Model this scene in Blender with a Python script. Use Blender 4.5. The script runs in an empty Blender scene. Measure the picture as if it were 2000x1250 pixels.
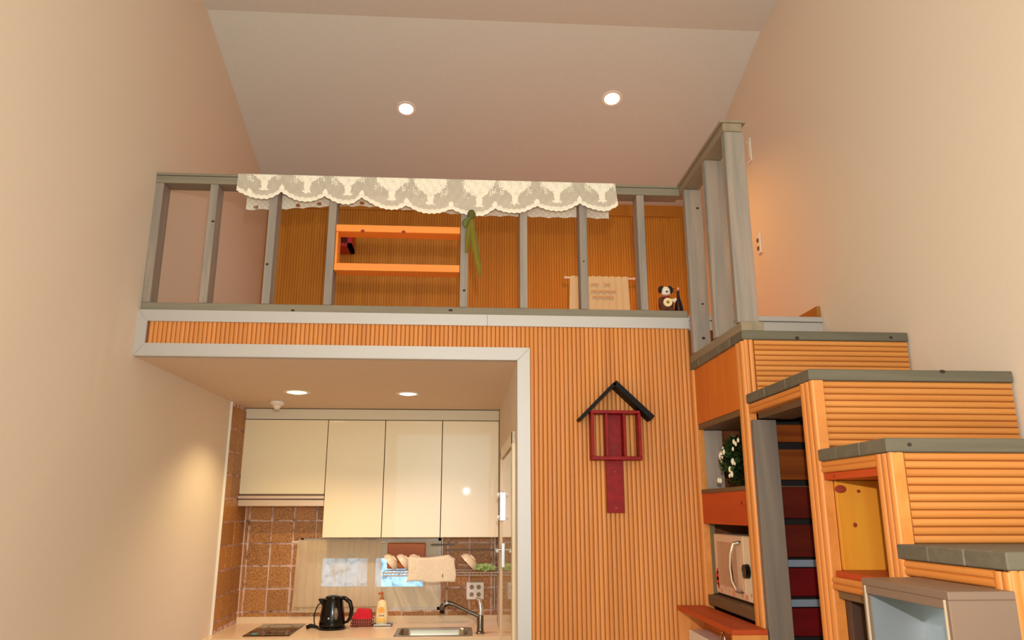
import bpy, bmesh, math, random
from mathutils import Vector, Matrix
random.seed(7)
sc = bpy.context.scene
COL = sc.collection

# ------------------------------------------------------------------ camera
cam_d = bpy.data.cameras.new('camera'); cam = bpy.data.objects.new('camera', cam_d); COL.objects.link(cam)
cam_d.sensor_width = 36.0; cam_d.lens = 36.0 * 1476.34 / 2000.0; cam_d.clip_start = 0.02
PIT, YAW, ROLL = 0.247045, 0.0624194, -0.000178
fw0 = Vector((math.sin(YAW), math.cos(YAW), 0)); rt = Vector((math.cos(YAW), -math.sin(YAW), 0)); up0 = Vector((0, 0, 1))
fw = fw0*math.cos(PIT) + up0*math.sin(PIT); up = up0*math.cos(PIT) - fw0*math.sin(PIT)
M3 = Matrix((rt, up, -fw)).transposed()
cam.matrix_world = Matrix.Translation((0, 0, 1.66)) @ M3.to_4x4()
sc.camera = cam

# ------------------------------------------------------------------ world, exposure, lights
w = bpy.data.worlds.new('world'); sc.world = w; w.use_nodes = True
w.node_tree.nodes['Background'].inputs[0].default_value = (0.9, 0.85, 0.8, 1)
w.node_tree.nodes['Background'].inputs[1].default_value = 0.05
sc.view_settings.view_transform = 'Standard'; sc.view_settings.look = 'None'
sc.view_settings.gamma = 1.0; sc.view_settings.exposure = 0.0; sc.view_settings.use_curve_mapping = False
sc.cycles.use_denoising = True
sc.cycles.max_bounces = 8; sc.cycles.diffuse_bounces = 5; sc.cycles.transparent_max_bounces = 16
sc.cycles.sample_clamp_indirect = 6.0

def light(name, kind, loc, energy, color, size=0.1, rot=(0, 0, 0), spot=None, blend=0.6, size_y=None):
    d = bpy.data.lights.new(name, kind); o = bpy.data.objects.new(name, d); COL.objects.link(o)
    d.energy = energy; d.color = color; o.location = loc; o.rotation_euler = rot
    if kind == 'AREA':
        d.size = size
        if size_y: d.shape = 'RECTANGLE'; d.size_y = size_y
    else: d.shadow_soft_size = size
    if spot: d.spot_size = spot; d.spot_blend = blend
    return o
# the photographer's flash, a hand's breadth above the lens
light('flash', 'POINT', (0.04, -0.02, 1.92), 162, (1.0, 0.88, 0.81), 0.016)
# daylight from the room's window wall behind the photographer
light('window_daylight', 'AREA', (0.1, -2.1, 2.0), 66, (0.42, 0.95, 1.0), 2.4, rot=(math.radians(90), 0, 0), size_y=2.6)
# the four recessed downlights
light('downlight_beam', 'SPOT', (-0.42, 4.555, 4.22), 13, (0.75, 1.0, 0.9), 0.04, spot=math.radians(128), blend=0.8)
light('downlight_beam', 'SPOT', (0.936, 4.415, 4.26), 62, (1.0, 0.46, 0.10), 0.04, spot=math.radians(128), blend=0.8)
light('downlight_beam', 'SPOT', (-1.0, 4.55, 2.325), 33, (1.0, 0.78, 0.42), 0.03, spot=math.radians(128), blend=0.6)
light('downlight_beam', 'SPOT', (-0.344, 4.568, 2.325), 30, (1.0, 0.74, 0.78), 0.03, spot=math.radians(128), blend=0.6)

# ------------------------------------------------------------------ materials
def lin(c):
    return tuple(((x/255.0)/12.92 if x/255.0 <= 0.04045 else ((x/255.0+0.055)/1.055)**2.4) for x in c) + (1.0,)
def newmat(name, rgb, rough=0.5, metal=0.0, spec=0.5):
    m = bpy.data.materials.new(name); m.use_nodes = True
    b = m.node_tree.nodes['Principled BSDF']
    b.inputs['Base Color'].default_value = lin(rgb); b.inputs['Roughness'].default_value = rough
    b.inputs['Metallic'].default_value = metal; b.inputs['Specular IOR Level'].default_value = spec
    return m
def nd(m, t, **k):
    n = m.node_tree.nodes.new(t)
    for a, v in k.items():
        if a.startswith('i_'): n.inputs[a[2:].replace('_', ' ')].default_value = v
        else: setattr(n, a, v)
    return n
def lk(m, a, b): m.node_tree.links.new(a, b)
def ramp(m, stops):
    r = nd(m, 'ShaderNodeValToRGB'); e = r.color_ramp.elements
    e[0].position, e[0].color = stops[0][0], lin(stops[0][1]); e[1].position, e[1].color = stops[-1][0], lin(stops[-1][1])
    for p, c in stops[1:-1]:
        x = e.new(p); x.color = lin(c)
    return r
def wood(name, ca, cb, axis='Z', scale=18, rough=0.5, var=0.12, knots=None, bump=0.15, ks=1.0):
    m = newmat(name, ca, rough); b = m.node_tree.nodes['Principled BSDF']
    tc = nd(m, 'ShaderNodeTexCoord'); mp = nd(m, 'ShaderNodeMapping'); oi = nd(m, 'ShaderNodeObjectInfo')
    s = [scale]*3; s['XYZ'.index(axis)] = scale*0.06
    mp.inputs['Scale'].default_value = s
    add = nd(m, 'ShaderNodeVectorMath', operation='ADD'); mul = nd(m, 'ShaderNodeMath', operation='MULTIPLY'); mul.inputs[1].default_value = 37.0
    lk(m, oi.outputs['Random'], mul.inputs[0]); lk(m, tc.outputs['Object'], mp.inputs['Vector'])
    lk(m, mp.outputs[0], add.inputs[0]); lk(m, mul.outputs[0], add.inputs[1])
    n = nd(m, 'ShaderNodeTexNoise'); n.inputs['Scale'].default_value = 1.6; n.inputs['Detail'].default_value = 5; n.inputs['Distortion'].default_value = 0.8
    lk(m, add.outputs[0], n.inputs['Vector'])
    r = ramp(m, [(0.3, ca), (0.7, cb)]); lk(m, n.outputs['Fac'], r.inputs[0])
    col = r.outputs[0]
    if knots:
        mp2 = nd(m, 'ShaderNodeMapping'); s2 = [7]*3; s2['XYZ'.index(axis)] = 3.2; mp2.inputs['Scale'].default_value = s2
        a2 = nd(m, 'ShaderNodeVectorMath', operation='ADD'); lk(m, tc.outputs['Object'], mp2.inputs['Vector']); lk(m, mp2.outputs[0], a2.inputs[0]); lk(m, mul.outputs[0], a2.inputs[1])
        v = nd(m, 'ShaderNodeTexVoronoi'); v.inputs['Scale'].default_value = 1.0; lk(m, a2.outputs[0], v.inputs['Vector'])
        kr = ramp(m, [(0.03*ks, (255, 255, 255)), (0.075*ks, (0, 0, 0))]); lk(m, v.outputs['Distance'], kr.inputs[0])
        mx = nd(m, 'ShaderNodeMix', data_type='RGBA'); mx.inputs['B'].default_value = lin(knots)
        lk(m, kr.outputs[0], mx.inputs['Factor']); lk(m, col, mx.inputs['A']); col = mx.outputs['Result']
    hs = nd(m, 'ShaderNodeHueSaturation'); mr = nd(m, 'ShaderNodeMapRange'); mr.inputs['To Min'].default_value = 1-var; mr.inputs['To Max'].default_value = 1+var
    lk(m, oi.outputs['Random'], mr.inputs['Value']); lk(m, mr.outputs[0], hs.inputs['Value']); lk(m, col, hs.inputs['Color'])
    lk(m, hs.outputs[0], b.inputs['Base Color'])
    if bump:
        bp = nd(m, 'ShaderNodeBump'); bp.inputs['Strength'].default_value = bump; bp.inputs['Distance'].default_value = 0.002
        lk(m, n.outputs['Fac'], bp.inputs['Height']); lk(m, bp.outputs[0], b.inputs['Normal'])
    return m
def mottled(name, stops, scale, rough=0.6, bump=0.1, detail=4, dist=0.001, metal=0.0, var=0.0):
    m = newmat(name, stops[0][1], rough, metal); b = m.node_tree.nodes['Principled BSDF']
    tc = nd(m, 'ShaderNodeTexCoord'); n = nd(m, 'ShaderNodeTexNoise'); n.inputs['Scale'].default_value = scale; n.inputs['Detail'].default_value = detail
    oi = nd(m, 'ShaderNodeObjectInfo'); add = nd(m, 'ShaderNodeVectorMath', operation='ADD'); mul = nd(m, 'ShaderNodeMath', operation='MULTIPLY'); mul.inputs[1].default_value = 9.0
    lk(m, oi.outputs['Random'], mul.inputs[0]); lk(m, tc.outputs['Object'], add.inputs[0]); lk(m, mul.outputs[0], add.inputs[1]); lk(m, add.outputs[0], n.inputs['Vector'])
    r = ramp(m, stops); lk(m, n.outputs['Fac'], r.inputs[0])
    if var:
        hs = nd(m, 'ShaderNodeHueSaturation'); mr = nd(m, 'ShaderNodeMapRange'); mr.inputs['To Min'].default_value = 1-var; mr.inputs['To Max'].default_value = 1+var
        lk(m, oi.outputs['Random'], mr.inputs['Value']); lk(m, mr.outputs[0], hs.inputs['Value']); lk(m, r.outputs[0], hs.inputs['Color']); lk(m, hs.outputs[0], b.inputs['Base Color'])
    else: lk(m, r.outputs[0], b.inputs['Base Color'])
    if bump:
        bp = nd(m, 'ShaderNodeBump'); bp.inputs['Strength'].default_value = bump; bp.inputs['Distance'].default_value = dist
        lk(m, n.outputs['Fac'], bp.inputs['Height']); lk(m, bp.outputs[0], b.inputs['Normal'])
    return m
def glow(name, rgb, strength):
    m = newmat(name, rgb, 0.4); b = m.node_tree.nodes['Principled BSDF']
    b.inputs['Emission Color'].default_value = lin(rgb); b.inputs['Emission Strength'].default_value = strength
    return m

WALL = mottled('wall_paper', [(0.35, (224, 207, 188)), (0.65, (225, 208, 189))], 60, 0.85, 0.0)
CEIL = mottled('ceiling_paint', [(0.35, (208, 209, 202)), (0.65, (210, 211, 204))], 40, 0.9, 0.0)
SOFFIT = mottled('soffit_paint', [(0.35, (224, 200, 176)), (0.65, (227, 203, 179))], 40, 0.8, 0.03)
FLOORM = wood('floor_wood', (176, 156, 134), (150, 130, 108), 'Y', 10, 0.4)
OR_V = wood('orange_wood_upright', (216, 141, 70), (202, 124, 54), 'Z', 14, 0.5, 0.05)
OR_X = wood('orange_wood_crosswise', (208, 138, 68), (196, 120, 51), 'X', 14, 0.42, 0.05)
OR_Y = wood('orange_wood_lengthwise', (218, 141, 68), (202, 123, 50), 'Y', 14, 0.42, 0.05)
GAPM = newmat('orange_groove', (120, 62, 20), 0.8)
ORPANEL = wood('orange_veneer', (214, 118, 38), (200, 104, 28), 'Z', 9, 0.45, 0.03)
ORRED = wood('red_orange_stained_wood', (190, 72, 14), (174, 58, 10), 'Y', 12, 0.5, 0.04)
LOFTPANEL = wood('loft_back_panel', (198, 130, 24), (184, 114, 16), 'Z', 10, 0.55, 0.03)
PINE = wood('yellow_pine', (224, 158, 52), (206, 132, 34), 'Z', 8, 0.4, 0.03)
GREY_Z = wood('grey_stained_timber_upright', (164, 145, 130), (128, 124, 118), 'Z', 16, 0.7, 0.07)
GREY_X = wood('grey_stained_timber_crosswise', (142, 130, 110), (124, 118, 102), 'X', 16, 0.7, 0.05)
GREY_Y = wood('grey_stained_timber_lengthwise', (146, 128, 104), (124, 112, 92), 'Y', 16, 0.7, 0.05)
GREY_END = wood('grey_stained_tread', (108, 100, 82), (94, 87, 72), 'X', 22, 0.7, 0.13)
BROWN = wood('brown_board', (120, 92, 62), (98, 74, 46), 'Y', 14, 0.6)
SLATA = wood('amber_brown_board', (150, 78, 24), (92, 40, 14), 'X', 12, 0.35, 0.1, knots=(80, 30, 12))
SLATB = wood('mahogany_board', (104, 32, 14), (78, 18, 10), 'X', 12, 0.35, 0.08)
SLATC = wood('crimson_board', (112, 14, 16), (90, 8, 12), 'X', 10, 0.35, 0.08)
TRIM = newmat('white_trim', (192, 186, 182), 0.52, 0.4, 0.35)
METAL = newmat('brushed_metal', (190, 188, 184), 0.32, 0.9)
CHROME = newmat('chrome', (215, 212, 208), 0.12, 1.0)
DCHROME = newmat('dark_chrome', (120, 108, 98), 0.15, 1.0)
STEEL = newmat('steel', (170, 164, 152), 0.28, 1.0)
CREAM = newmat('cream_lacquer', (242, 226, 190), 0.32, 0.0, 0.4)
CREAM.node_tree.nodes['Principled BSDF'].inputs['Coat Weight'].default_value = 0.3; CREAM.node_tree.nodes['Principled BSDF'].inputs['Coat Roughness'].default_value = 0.022
CREAM2 = newmat('cornice_lacquer', (222, 214, 192), 0.05)
CARC = newmat('cabinet_carcass', (96, 60, 44), 0.6)
COUNTER = mottled('worktop', [(0.4, (236, 208, 172)), (0.6, (232, 203, 166))], 120, 0.25, 0.0)
DARK = newmat('dark_gap', (34, 24, 18), 0.8)
TILE = mottled('stone_tile', [(0.28, (104, 62, 26)), (0.42, (160, 104, 48)), (0.58, (182, 124, 62)), (0.74, (204, 150, 88))], 110, 0.5, 0.5, 6, 0.002, var=0.14)
GROUT = mottled('rough_grout', [(0.3, (140, 92, 70)), (0.5, (226, 190, 174))], 24, 0.8, 0.5, 4, 0.003)
BLACK = newmat('black_plastic', (8, 7, 8), 0.14, 0.0, 0.35)
BLACKM = newmat('black_paint', (14, 8, 7), 0.6, 0.0, 0.2)
GLASSBLK = newmat('black_glass', (30, 18, 10), 0.05)
REDP = mottled('red_paint', [(0.35, (128, 4, 8)), (0.65, (148, 10, 14))], 30, 0.5, 0.1)
REDP.node_tree.nodes['Principled BSDF'].inputs['Specular IOR Level'].default_value = 0.25
WHITEP = newmat('white_plastic', (236, 228, 216), 0.35)
GREYMETAL = newmat('grey_beige_metal', (128, 106, 90), 0.45, 0.2)
SILVER = mottled('silver_lining', [(0.3, (160, 172, 180)), (0.7, (190, 198, 202))], 3, 0.32, 0.0, metal=0.6)
BOWLM = newmat('ceramic_cream', (240, 218, 184), 0.25)
GREEN = newmat('pale_green_plastic', (160, 190, 110), 0.4)
BOARD = wood('cutting_board_wood', (192, 100, 26), (172, 84, 20), 'X', 20, 0.5)
REDCLOTH = mottled('red_cloth', [(0.4, (206, 24, 46)), (0.6, (216, 34, 56))], 60, 0.9, 0.2)
LINEN = mottled('linen', [(0.4, (236, 220, 192)), (0.6, (228, 210, 180))], 80, 0.9, 0.2)
DOORM = newmat('door_laminate', (206, 184, 146), 0.14)
GLOW_W = glow('lamp_glow_white', (255, 252, 240), 9.0)
GLOW_Y = glow('lamp_glow_warm', (255, 214, 140), 14.0)

def cloth(name, rgb, alpha, rgb2=None, scale=90):
    m = newmat(name, rgb, 0.9); nt = m.node_tree; b = nt.nodes['Principled BSDF']; out = nt.nodes['Material Output']
    b.inputs['Sheen Weight'].default_value = 0.2
    tr = nd(m, 'ShaderNodeBsdfTransparent'); mx = nd(m, 'ShaderNodeMixShader')
    tl = nd(m, 'ShaderNodeBsdfTranslucent'); tl.inputs[0].default_value = lin(rgb); m2 = nd(m, 'ShaderNodeMixShader'); m2.inputs[0].default_value = 0.3
    lk(m, b.outputs[0], m2.inputs[1]); lk(m, tl.outputs[0], m2.inputs[2])
    tc = nd(m, 'ShaderNodeTexCoord'); mp = nd(m, 'ShaderNodeMapping'); mp.inputs['Scale'].default_value = (scale, 4, 4)
    n = nd(m, 'ShaderNodeTexNoise'); n.inputs['Scale'].default_value = 1.0; lk(m, tc.outputs['Object'], mp.inputs[0]); lk(m, mp.outputs[0], n.inputs['Vector'])
    mr = nd(m, 'ShaderNodeMapRange'); mr.inputs['From Min'].default_value = 0.35; mr.inputs['From Max'].default_value = 0.65
    mr.inputs['To Min'].default_value = alpha-0.08; mr.inputs['To Max'].default_value = min(1, alpha+0.08)
    lk(m, n.outputs['Fac'], mr.inputs['Value']); lk(m, mr.outputs[0], mx.inputs[0]); lk(m, tr.outputs[0], mx.inputs[1]); lk(m, m2.outputs[0], mx.inputs[2])
    lk(m, mx.outputs[0], out.inputs[0])
    return m
CURTAIN = cloth('curtain_linen', (240, 214, 176), 0.70, scale=30)
CURTAIN2 = cloth('loft_curtain_linen', (240, 234, 202), 1.1)
RIBBON = cloth('organza_ribbon', (150, 140, 40), 0.85)
# lace: thread density is stored on the mesh, open ground between the motifs
LACE = newmat('lace', (238, 226, 206), 0.9)
nt = LACE.node_tree; b = nt.nodes['Principled BSDF']; at = nd(LACE, 'ShaderNodeAttribute', attribute_name='thread')
tr = nd(LACE, 'ShaderNodeBsdfTransparent'); mx = nd(LACE, 'ShaderNodeMixShader')
lc = ramp(LACE, [(0.5, (186, 168, 150)), (0.95, (246, 238, 220))]); lk(LACE, at.outputs['Fac'], lc.inputs[0]); lk(LACE, lc.outputs[0], b.inputs['Base Color'])
lk(LACE, at.outputs['Fac'], mx.inputs[0]); lk(LACE, tr.outputs[0], mx.inputs[1]); lk(LACE, b.outputs[0], mx.inputs[2]); lk(LACE, mx.outputs[0], nt.nodes['Material Output'].inputs[0])

# ------------------------------------------------------------------ mesh helpers
def org(p):
    v = Vector((0, 0, 0))
    while p is not None: v += p.location; p = p.parent
    return v
class MB:
    def __init__(s): s.bm = bmesh.new()
    def box(s, x0, x1, y0, y1, z0, z1, bev=0.0, rot=None, about=None):
        r = bmesh.ops.create_cube(s.bm, size=1.0); vs = r['verts']
        bmesh.ops.scale(s.bm, vec=(x1-x0, y1-y0, z1-z0), verts=vs)
        if bev > 0:
            es = list({e for v in vs for e in v.link_edges})
            q = bmesh.ops.bevel(s.bm, geom=es, offset=bev, segments=1, affect='EDGES'); 
            vs = list({v for f in q['faces'] for v in f.verts} | {v for v in vs if v.is_valid})
        bmesh.ops.translate(s.bm, vec=((x0+x1)/2, (y0+y1)/2, (z0+z1)/2), verts=vs)
        if rot: bmesh.ops.rotate(s.bm, cent=about or ((x0+x1)/2, (y0+y1)/2, (z0+z1)/2), matrix=Matrix.Rotation(rot[1], 3, rot[0]), verts=vs)
        return s
    def cyl(s, p0, p1, r0, r1=None, n=16, cap=True):
        p0, p1 = Vector(p0), Vector(p1); d = p1-p0; r1 = r0 if r1 is None else r1
        q = d.to_track_quat('Z', 'Y').to_matrix().to_4x4()
        bmesh.ops.create_cone(s.bm, cap_ends=cap, segments=n, radius1=r0, radius2=r1, depth=d.length, matrix=Matrix.Translation((p0+p1)/2) @ q)
        return s
    def sph(s, c, r, sc_=(1, 1, 1), n=16, rot=None):
        m = Matrix.Translation(c) @ (rot.to_4x4() if rot else Matrix()) @ Matrix.Diagonal((*sc_, 1))
        bmesh.ops.create_uvsphere(s.bm, u_segments=n, v_segments=max(6, n//2), radius=r, matrix=m)
        return s
    def lathe(s, c, prof, n=24, rot=None):
        rings = []; M = rot or Matrix.Identity(3)
        for r, z in prof:
            if r < 1e-6: rings.append([s.bm.verts.new(Vector(c) + M @ Vector((0, 0, z)))])
            else: rings.append([s.bm.verts.new(Vector(c) + M @ Vector((r*math.cos(2*math.pi*k/n), r*math.sin(2*math.pi*k/n), z))) for k in range(n)])
        for a, b_ in zip(rings, rings[1:]):
            for k in range(n):
                k2 = (k+1) % n
                f = [a[0]] if len(a) == 1 else [a[k], a[k2]]
                g = [b_[0]] if len(b_) == 1 else [b_[k2], b_[k]]
                if len(f)+len(g) >= 3: s.bm.faces.new(f+g)
        return s
    def tube(s, pts, r, n=10):
        pts = [Vector(p) for p in pts]; rings = []; rr = r if isinstance(r, (list, tuple)) else [r]*len(pts); prev = None
        for i, p in enumerate(pts):
            t = (pts[min(i+1, len(pts)-1)] - pts[max(i-1, 0)]).normalized()
            if prev is None:
                a = t.cross(Vector((0, 0, 1)) if abs(t.z) < 0.9 else Vector((1, 0, 0))).normalized()
            else: a = (prev - t*prev.dot(t)).normalized()
            prev = a; b_ = t.cross(a)
            rings.append([s.bm.verts.new(p + (a*math.cos(2*math.pi*k/n) + b_*math.sin(2*math.pi*k/n))*rr[i]) for k in range(n)])
        for A, B in zip(rings, rings[1:]):
            for k in range(n): s.bm.faces.new([A[k], A[(k+1) % n], B[(k+1) % n], B[k]])
        s.bm.faces.new(rings[0][::-1]); s.bm.faces.new(rings[-1])
        return s
    def prism(s, poly, axis, a0, a1):
        """polygon in the two other axes, extruded along axis"""
        def P(u, v, a): return {'X': (a, u, v), 'Y': (u, a, v), 'Z': (u, v, a)}[axis]
        A = [s.bm.verts.new(P(u, v, a0)) for u, v in poly]; B = [s.bm.verts.new(P(u, v, a1)) for u, v in poly]
        s.bm.faces.new(A); s.bm.faces.new(B[::-1])
        for k in range(len(poly)): s.bm.faces.new([A[k], B[k], B[(k+1) % len(poly)], A[(k+1) % len(poly)]])
        return s
    def grid(s, nu, nv, f):
        vs = [[s.bm.verts.new(f(i/nu, j/nv)) for j in range(nv+1)] for i in range(nu+1)]
        for i in range(nu):
            for j in range(nv): s.bm.faces.new([vs[i][j], vs[i+1][j], vs[i+1][j+1], vs[i][j+1]])
        return s
    def mesh(s, name, m, o=Vector((0, 0, 0)), smooth=False):
        bmesh.ops.recalc_face_normals(s.bm, faces=s.bm.faces)
        if o.length: bmesh.ops.translate(s.bm, vec=-o, verts=s.bm.verts)
        me = bpy.data.meshes.new(name); s.bm.to_mesh(me); s.bm.free(); me.materials.append(m)
        if smooth:
            for p in me.polygons: p.use_smooth = True
            me.set_sharp_from_angle(angle=math.radians(40))
        return me
    def build(s, name, m, parent=None, smooth=False, at=None):
        """link as one object; mesh verts given in world coordinates"""
        base = org(parent) if parent is not None else Vector((0, 0, 0))
        loc = Vector(at) if at is not None else base
        ob = bpy.data.objects.new(name, s.mesh(name, m, loc, smooth)); COL.objects.link(ob)
        ob.parent = parent; ob.location = loc - base
        return ob
def box(name, b6, m, parent=None, bev=0.0015, **k):
    return MB().box(*b6, bev=bev).build(name, m, parent, **k)
def tag(o, label=None, cat=None, group=None, kind=None):
    if label: o['label'] = label
    if cat: o['category'] = cat
    if group: o['group'] = group
    if kind: o['kind'] = kind
    return o
def thing(name, loc, label, cat, group=None):
    o = bpy.data.objects.new(name, None); COL.objects.link(o); o.location = loc; o.empty_display_size = 0.05
    return tag(o, label, cat, group)
def inst(name, me, loc, parent, rot=None):
    """another object on shared mesh data; loc in world coordinates"""
    o = bpy.data.objects.new(name, me); COL.objects.link(o); o.parent = parent; o.location = Vector(loc) - org(parent)
    if rot: o.rotation_euler = rot
    return o
def struct(o): o['kind'] = 'structure'; return o
def rib_mesh(length, pitch, axis, face, mat, proud=0.27):
    """half-round bead: runs along axis from 0 to length, bulges towards face (a unit vector)"""
    n = 8; w = pitch*0.462
    prof = [(w*math.cos(math.pi*k/n), pitch*proud*math.sin(math.pi*k/n)**0.7) for k in range(n+1)]
    ax = {'X': Vector((1, 0, 0)), 'Y': Vector((0, 1, 0)), 'Z': Vector((0, 0, 1))}[axis]; fv = Vector(face); sd = ax.cross(fv)
    mb = MB(); A = [mb.bm.verts.new(sd*u + fv*v) for u, v in prof]; B = [mb.bm.verts.new(sd*u + fv*v + ax*length) for u, v in prof]
    for k in range(n): mb.bm.faces.new([A[k], A[k+1], B[k+1], B[k]])
    mb.bm.faces.new(A[::-1]); mb.bm.faces.new(B); mb.bm.faces.new([A[0], B[0], B[-1], A[-1]])
    return mb.mesh('rib', mat, smooth=True)

# ------------------------------------------------------------------ room dimensions
XL, XR, XW = -1.516, 1.075, 1.74         # left wall, stair flank, right wall
XK = 0.244                               # kitchen's right wall
YF, YB, YN = 3.5, 5.52, -2.2             # loft front, back wall, wall behind the photographer
ZS, ZL = 2.347, 2.565                    # soffit, loft floor
ZC, YR = 4.454, 3.882                    # flat ceiling, fold
YLB = 5.47                              # face of the cladding on the loft's back wall

struct(box('floor', (XL-.1, XW+.1, YN-.1, YB+.1, -0.06, 0), FLOORM, bev=0))
struct(box('wall_left', (XL-.12, XL, YN-.1, YB+.1, 0, ZC+.1), WALL, bev=0))
struct(box('wall_right', (XW, XW+.12, YN-.1, YB+.1, 0, ZC+.1), WALL, bev=0))
struct(box('wall_front', (XL-.1, XW+.1, YN-.12, YN, 0, ZC+.1), WALL, bev=0))
mb = MB()
wx0, wx1, wz0, wz1 = -1.12, -0.15, 1.0, 1.475       # kitchen window opening in the back wall
mb.box(XL-.1, wx0, YB, YB+.12, 0, ZC).box(wx1, XW+.1, YB, YB+.12, 0, ZC).box(wx0, wx1, YB, YB+.12, 0, wz0).box(wx0, wx1, YB, YB+.12, wz1, ZC)
wall_back = struct(mb.build('wall_back', WALL))
ceil = struct(MB().prism([(YN-.1, ZC), (YR, ZC), (YB+.1, ZC-(YB+.1-YR)*0.2966), (YB+.1, ZC+.1), (YN-.1, ZC+.1)], 'X', XL-.1, XW+.1).build('ceiling', CEIL))
# loft slab: its underside is the kitchen ceiling
struct(box('ceiling_kitchen', (XL, XK+.001, YF+.001, YB, ZS, ZS+.02), SOFFIT, bev=0)).name = 'ceiling.001'
struct(box('floor', (XL, XW, YF+.02, YB, ZS+.02, ZL), ORPANEL, bev=0))
kwall = struct(box('wall_kitchen', (XK, XK+.056, YF, YB, 0, ZS+.02), WALL, bev=0)); kwall.name = 'wall_right.001'

# loft back wall cladding: smooth band over a reeded panel
clad = struct(box('wall_back', (XL, XW, YLB, YB, ZL, 4.0), newmat('loft_groove', (170, 96, 20), .8), bev=0)); clad.name = 'wall_back.001'
box('top_board', (XL, XW, YLB-.010, YLB+.002, 3.892, 4.01), LOFTPANEL, clad)
mb = MB(); n = int((XW-XL)/0.02)
for k in range(n):
    x = XL+.01+.02*k
    mb.box(x-.0094, x+.0094, YLB-.0045, YLB+.002, ZL, 3.892, bev=0.002)
reed = mb.build('reeded_panel', LOFTPANEL, clad); reed['kind'] = 'stuff'

# facade: panel with upright half-round ribs between white trims
fac = MB().box(XK+.056, XW, YF, YF+.1, 0, ZL-.001).box(XL, XK+.056, YF, YF+.02, ZS, ZL-.001).build('wall_loft', GAPM)
fac.name = 'wall_back.002'; struct(fac)
long_me = rib_mesh(2.511, 0.0203, 'Z', (0, -1, 0), OR_V)
short_me = rib_mesh(2.511-2.407, 0.0203, 'Z', (0, -1, 0), OR_V)
x = 0.302+.0105
while x < XR-.003:
    inst('rib', long_me, (x, YF, 0), fac); x += 0.0203
x = 0.302-.0098
while x > -1.47:
    inst('rib', short_me, (x, YF, 2.407), fac); x -= 0.0203
# white trims, mitred
def trimpiece(name, poly, parent, y0=YF-.014, y1=YF+.002): return MB().prism(poly, 'Y', y0, y1).build(name, TRIM, parent)
t1 = struct(trimpiece('trim_1', [(XL, ZL), (0.1, ZL), (0.1, 2.511), (-1.47, 2.511)], None)); 
trimpiece('trim_length', [(0.1015, ZL), (XR, ZL), (XR, 2.511), (0.1015, 2.511)], t1)
t2 = struct(trimpiece('trim_2', [(XL, ZL-.001), (-1.4705, 2.5105), (-1.4705, 2.4075), (XL, 2.35)], None))
t3 = struct(trimpiece('trim_3', [(XL+.001, 2.349), (-1.47, 2.407), (0.302, 2.407), (0.246, 2.349)], None))
t4 = struct(trimpiece('trim_4', [(0.2475, 2.349), (0.3025, 2.406), (0.3025, 0), (0.2475, 0)], None))
box('trim_return', (XL, 0.246, YF-.012, YF+.03, 2.3465, 2.3495), TRIM, t3, bev=0)
box('trim_return', (0.243, 0.2475, YF-.012, YF+.03, 0, 2.349), TRIM, t4, bev=0)
t5 = struct(trimpiece('trim_5', [(XR, 2.551), (XW-.001, 2.551), (XW-.04, 2.505), (XR, 2.505)], None, YF-.012, YF))
box('nosing', (XR, XW-.001, YF-.022, YF+.03, 2.553, 2.578), TRIM, t5)
t6 = struct(trimpiece('trim_6', [(XW-.001, 2.5505), (XW-.001, 2.3), (XW-.04, 2.3), (XW-.04, 2.5045)], None, YF-.012, YF))
sk = struct(box('baseboard_right', (XW-.018, XW, YF-.005, YB-.02, ZL, 2.638), wood('skirting_wood', (170, 110, 40), (150, 92, 30), 'Y', 12)))

# kitchen splashback tiles: grout bed with one object per tile
def tiles(bed, side):
    k = 0
    zs = [0.952]+[1.0+.1475*i for i in range(0, 10)]
    for a, z0 in enumerate(zs):
        z1 = min(zs[a+1] if a+1 < len(zs) else ZS, ZS)
        if z0 >= ZS-.02: continue
        edges = [XL+.012, -1.472]+[-1.472+.152*i for i in range(1, 12)] if side == 'back' else [4.99+.1325*i for i in range(5)]
        if side == 'back':
            edges = [e for e in edges if e < XK-.02]+[XK-.001]
        for e0, e1 in zip(edges, edges[1:]):
            if side == 'back':
                if z0 > 1.70: continue
                if z0 < wz1-.002 < z1-.02 and z0 > .96 and e0 >= wx0-.1 and e1 <= wx1+.1:
                    zz0 = wz1+.002
                    MB().box(e0+.004, e1-.004, YB-.014, YB-.004, zz0, z1-.004, bev=.001).build('tile', TILE, bed)
                    if e0 >= wx0-.01 and e1 <= wx1+.01: continue
                if z0 > .96 and z0 < wz1:
                    if e0 >= wx0-.01 and e1 <= wx1+.01: continue
                    if e0 < wx0 < e1: e1 = wx0-.002
                    if e0 < wx1 < e1: e0 = wx1+.002
                    if e1-e0 < .02: continue
            g = .005+random.random()*.003
            h = 0.006+random.random()*.004
            mb = MB()
            # slightly irregular outline
            n = 3; pts = []
            us = [(e0+g)+(e1-e0-2*g)*i/n for i in range(n+1)]; ws = [(z0+g)+(z1-z0-2*g)*i/n for i in range(n+1)]
            jit = lambda: (random.random()-.5)*.005
            for u in us[:-1]: pts.append((u+jit(), ws[0]+jit()))
            for w_ in ws[:-1]: pts.append((us[-1]+jit(), w_+jit()))
            for u in us[:0:-1]: pts.append((u+jit(), ws[-1]+jit()))
            for w_ in ws[:0:-1]: pts.append((us[0]+jit(), w_+jit()))
            if side == 'back': mb.prism(pts, 'Y', YB-.008-h, YB-.004)
            else: mb.prism(pts, 'X', XL+.004, XL+.008+h)
            mb.build('tile', TILE, bed)
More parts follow.
